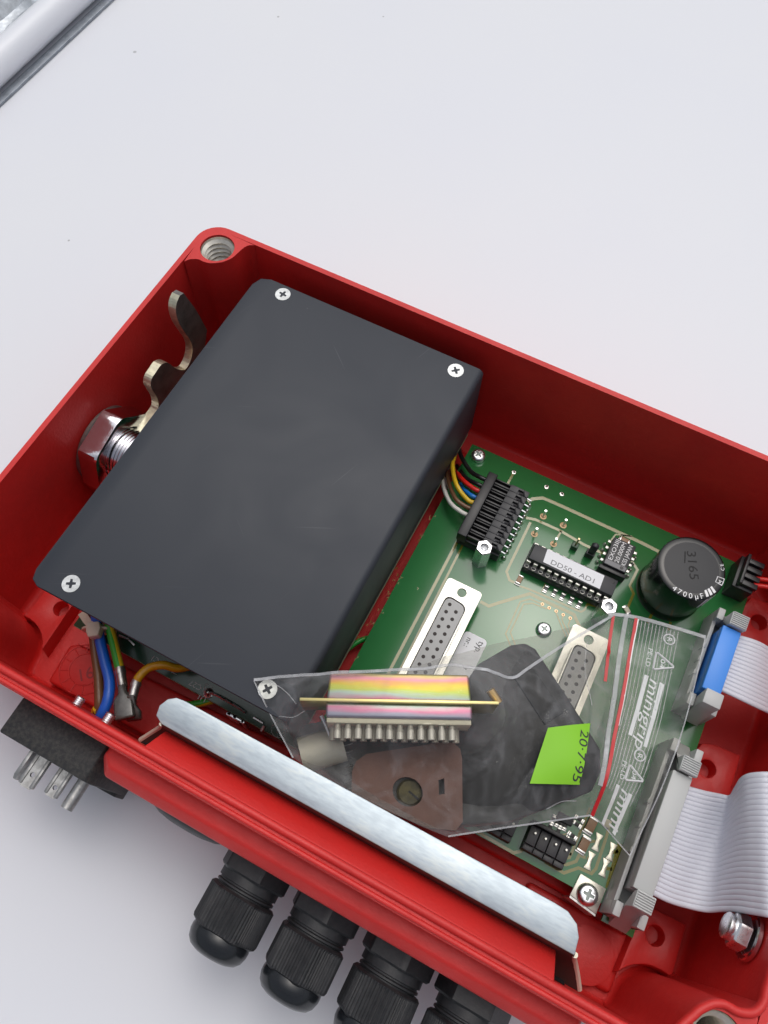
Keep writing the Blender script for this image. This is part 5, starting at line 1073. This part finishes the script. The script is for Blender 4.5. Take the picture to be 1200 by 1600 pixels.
# print on the bag
def bprint(body, u0, v0, u1, v1, size, **k): return text_at(body, px(u0, v0, -18.5), px(u1, v1, -18.5), size, BPRINT, bag, 'bag_print', zf=lambda x, y: ztop1(x, y, 0.2), fit=True, **k)
def bbar(c4, name='print_bar'):
    P = [Vector(px(u, v, -18.5)) for u, v in c4]; m = MB(); N = 14; rows = []
    for i in range(N + 1):
        a = P[0].lerp(P[1], i / N); b_ = P[3].lerp(P[2], i / N); rows.append([m.v(q.x, q.y, ztop1(q.x, q.y, 0.16)) for q in (a, b_)])
    for A, B in zip(rows, rows[1:]): m.face([A[0], A[1], B[1], B[0]])
    m.build(name, BPRINT, bag, smooth=0)
BPI = film('dark_bag_print', 0.7, 0.75, 0.5, (0.9, 0.9, 0.9)); BPI.node_tree.nodes['Principled BSDF'].inputs['Base Color'].default_value = (0.16, 0.16, 0.16, 1)
def mini(o_u, o_v, du, dv, full=True):    # brand lettering between two bars
    L_ = 1.0 if full else 0.62
    s = lambda t, w: (o_u + du * t - 0.95 * w * 1.0, o_v + dv * t - 0.28 * w)
    bbar([s(0, 14), s(1.02 * L_, 14), s(1.02 * L_, 19), s(0, 19)]); bbar([s(0, -14), s(1.02 * L_, -14), s(1.02 * L_, -9), s(0, -9)]) if False else None
def lettering(pa, pb, body, size): bprint(body, *pa, *pb, size, shear=0.25, offset=0.0)
bbar([(1007, 1054), (981, 1148), (987, 1150), (1013.5, 1056.5)]); bbar([(1030.5, 1066), (1005, 1166), (1010.5, 1168), (1037.5, 1070)])
lettering((1015.5, 1060), (990, 1168), 'minigrip', 4.6)
bbar([(961, 1226), (944, 1285), (948, 1290), (967, 1228)]); bbar([(982, 1239), (962, 1300), (966.5, 1305), (988.5, 1242)])
lettering((970.5, 1232), (954, 1293), 'mini', 4.6)
def ring(u, v, r):
    q = px(u, v, -18.5); m = MB(); m.tube([(q[0] + r * math.cos(t), q[1] + r * math.sin(t), ztop1(q[0] + r * math.cos(t), q[1] + r * math.sin(t), 0.15)) for t in [2 * math.pi * k / 28 for k in range(28)]], 0.2, 5, True); m.build('print_ring', BPRINT, bag)
ring(1047, 998, 1.65); bprint('R', 1044.5, 994.5, 1043.5, 1000.5, 2.0)
ring(999.5, 1180.5, 1.55); bprint('R', 996.5, 1177, 995.5, 1184, 1.9)
def recyc(c):
    P = [px(u, v, -18.5) for u, v in c]; m = MB()
    m.tube([(x, y, ztop1(x, y, 0.15)) for x, y in [tuple(np.array(P[i][:2]) + (np.array(P[(i + 1) % 3][:2]) - np.array(P[i][:2])) * t) for i in range(3) for t in (0.06, 0.3, 0.55, 0.8, 0.94)]], 0.32, 5, True); m.build('recycling_triangle', BPRINT, bag)
recyc([(1026, 1018), (1054, 1043), (1020, 1046)]); bprint('04', 1033, 1029, 1030.5, 1043, 1.9)
bprint('PE-LD', 1014.5, 1012, 1008.5, 1040, 1.9)
recyc([(983, 1195), (1006, 1221), (975, 1219)]); bprint('04', 988, 1203, 985.5, 1217, 1.9); bprint('PE-LD', 971.5, 1189, 965.5, 1217, 1.9)
# lime green date sticker
gz = lambda x, y: ztop1(x, y, 0.22)
C4 = [Vector(px(u, v, -11)) for u, v in ((853, 1140), (924, 1129), (906, 1226), (825, 1226))]
m = MB(); N = 10; rows = []
for i in range(N + 1):
    a = C4[0].lerp(C4[3], i / N); b_ = C4[1].lerp(C4[2], i / N); rows.append([m.v(q.x, q.y, 0) for q in [a.lerp(b_, j / N) for j in range(N + 1)]])
pts_ = [[C4[0].lerp(C4[3], i / N).lerp(C4[1].lerp(C4[2], i / N), j / N) for j in range(N + 1)] for i in range(N + 1)]
zc_ = [[float(tps([(q.x, q.y)])[0]) + 1.15 for q in r_] for r_ in pts_]
for r_, p_, z_ in zip(rows, pts_, zc_):
    for v_, q, z in zip(r_, p_, z_): v_.co = wv(q.x, q.y, z)
for A, B in zip(rows, rows[1:]):
    for k in range(N): m.face([A[k], A[k + 1], B[k + 1], B[k]])
stk = m.build('date_sticker', LIME, bag, label='lime green sticker dated 20.7.95', smooth=60)
text_at('20·7·95', px(907, 1140, -11), px(893, 1220, -11), 3.6, INK, stk, zf=lambda x, y: float(tps([(x, y)])[0]) + 1.22, fit=True)
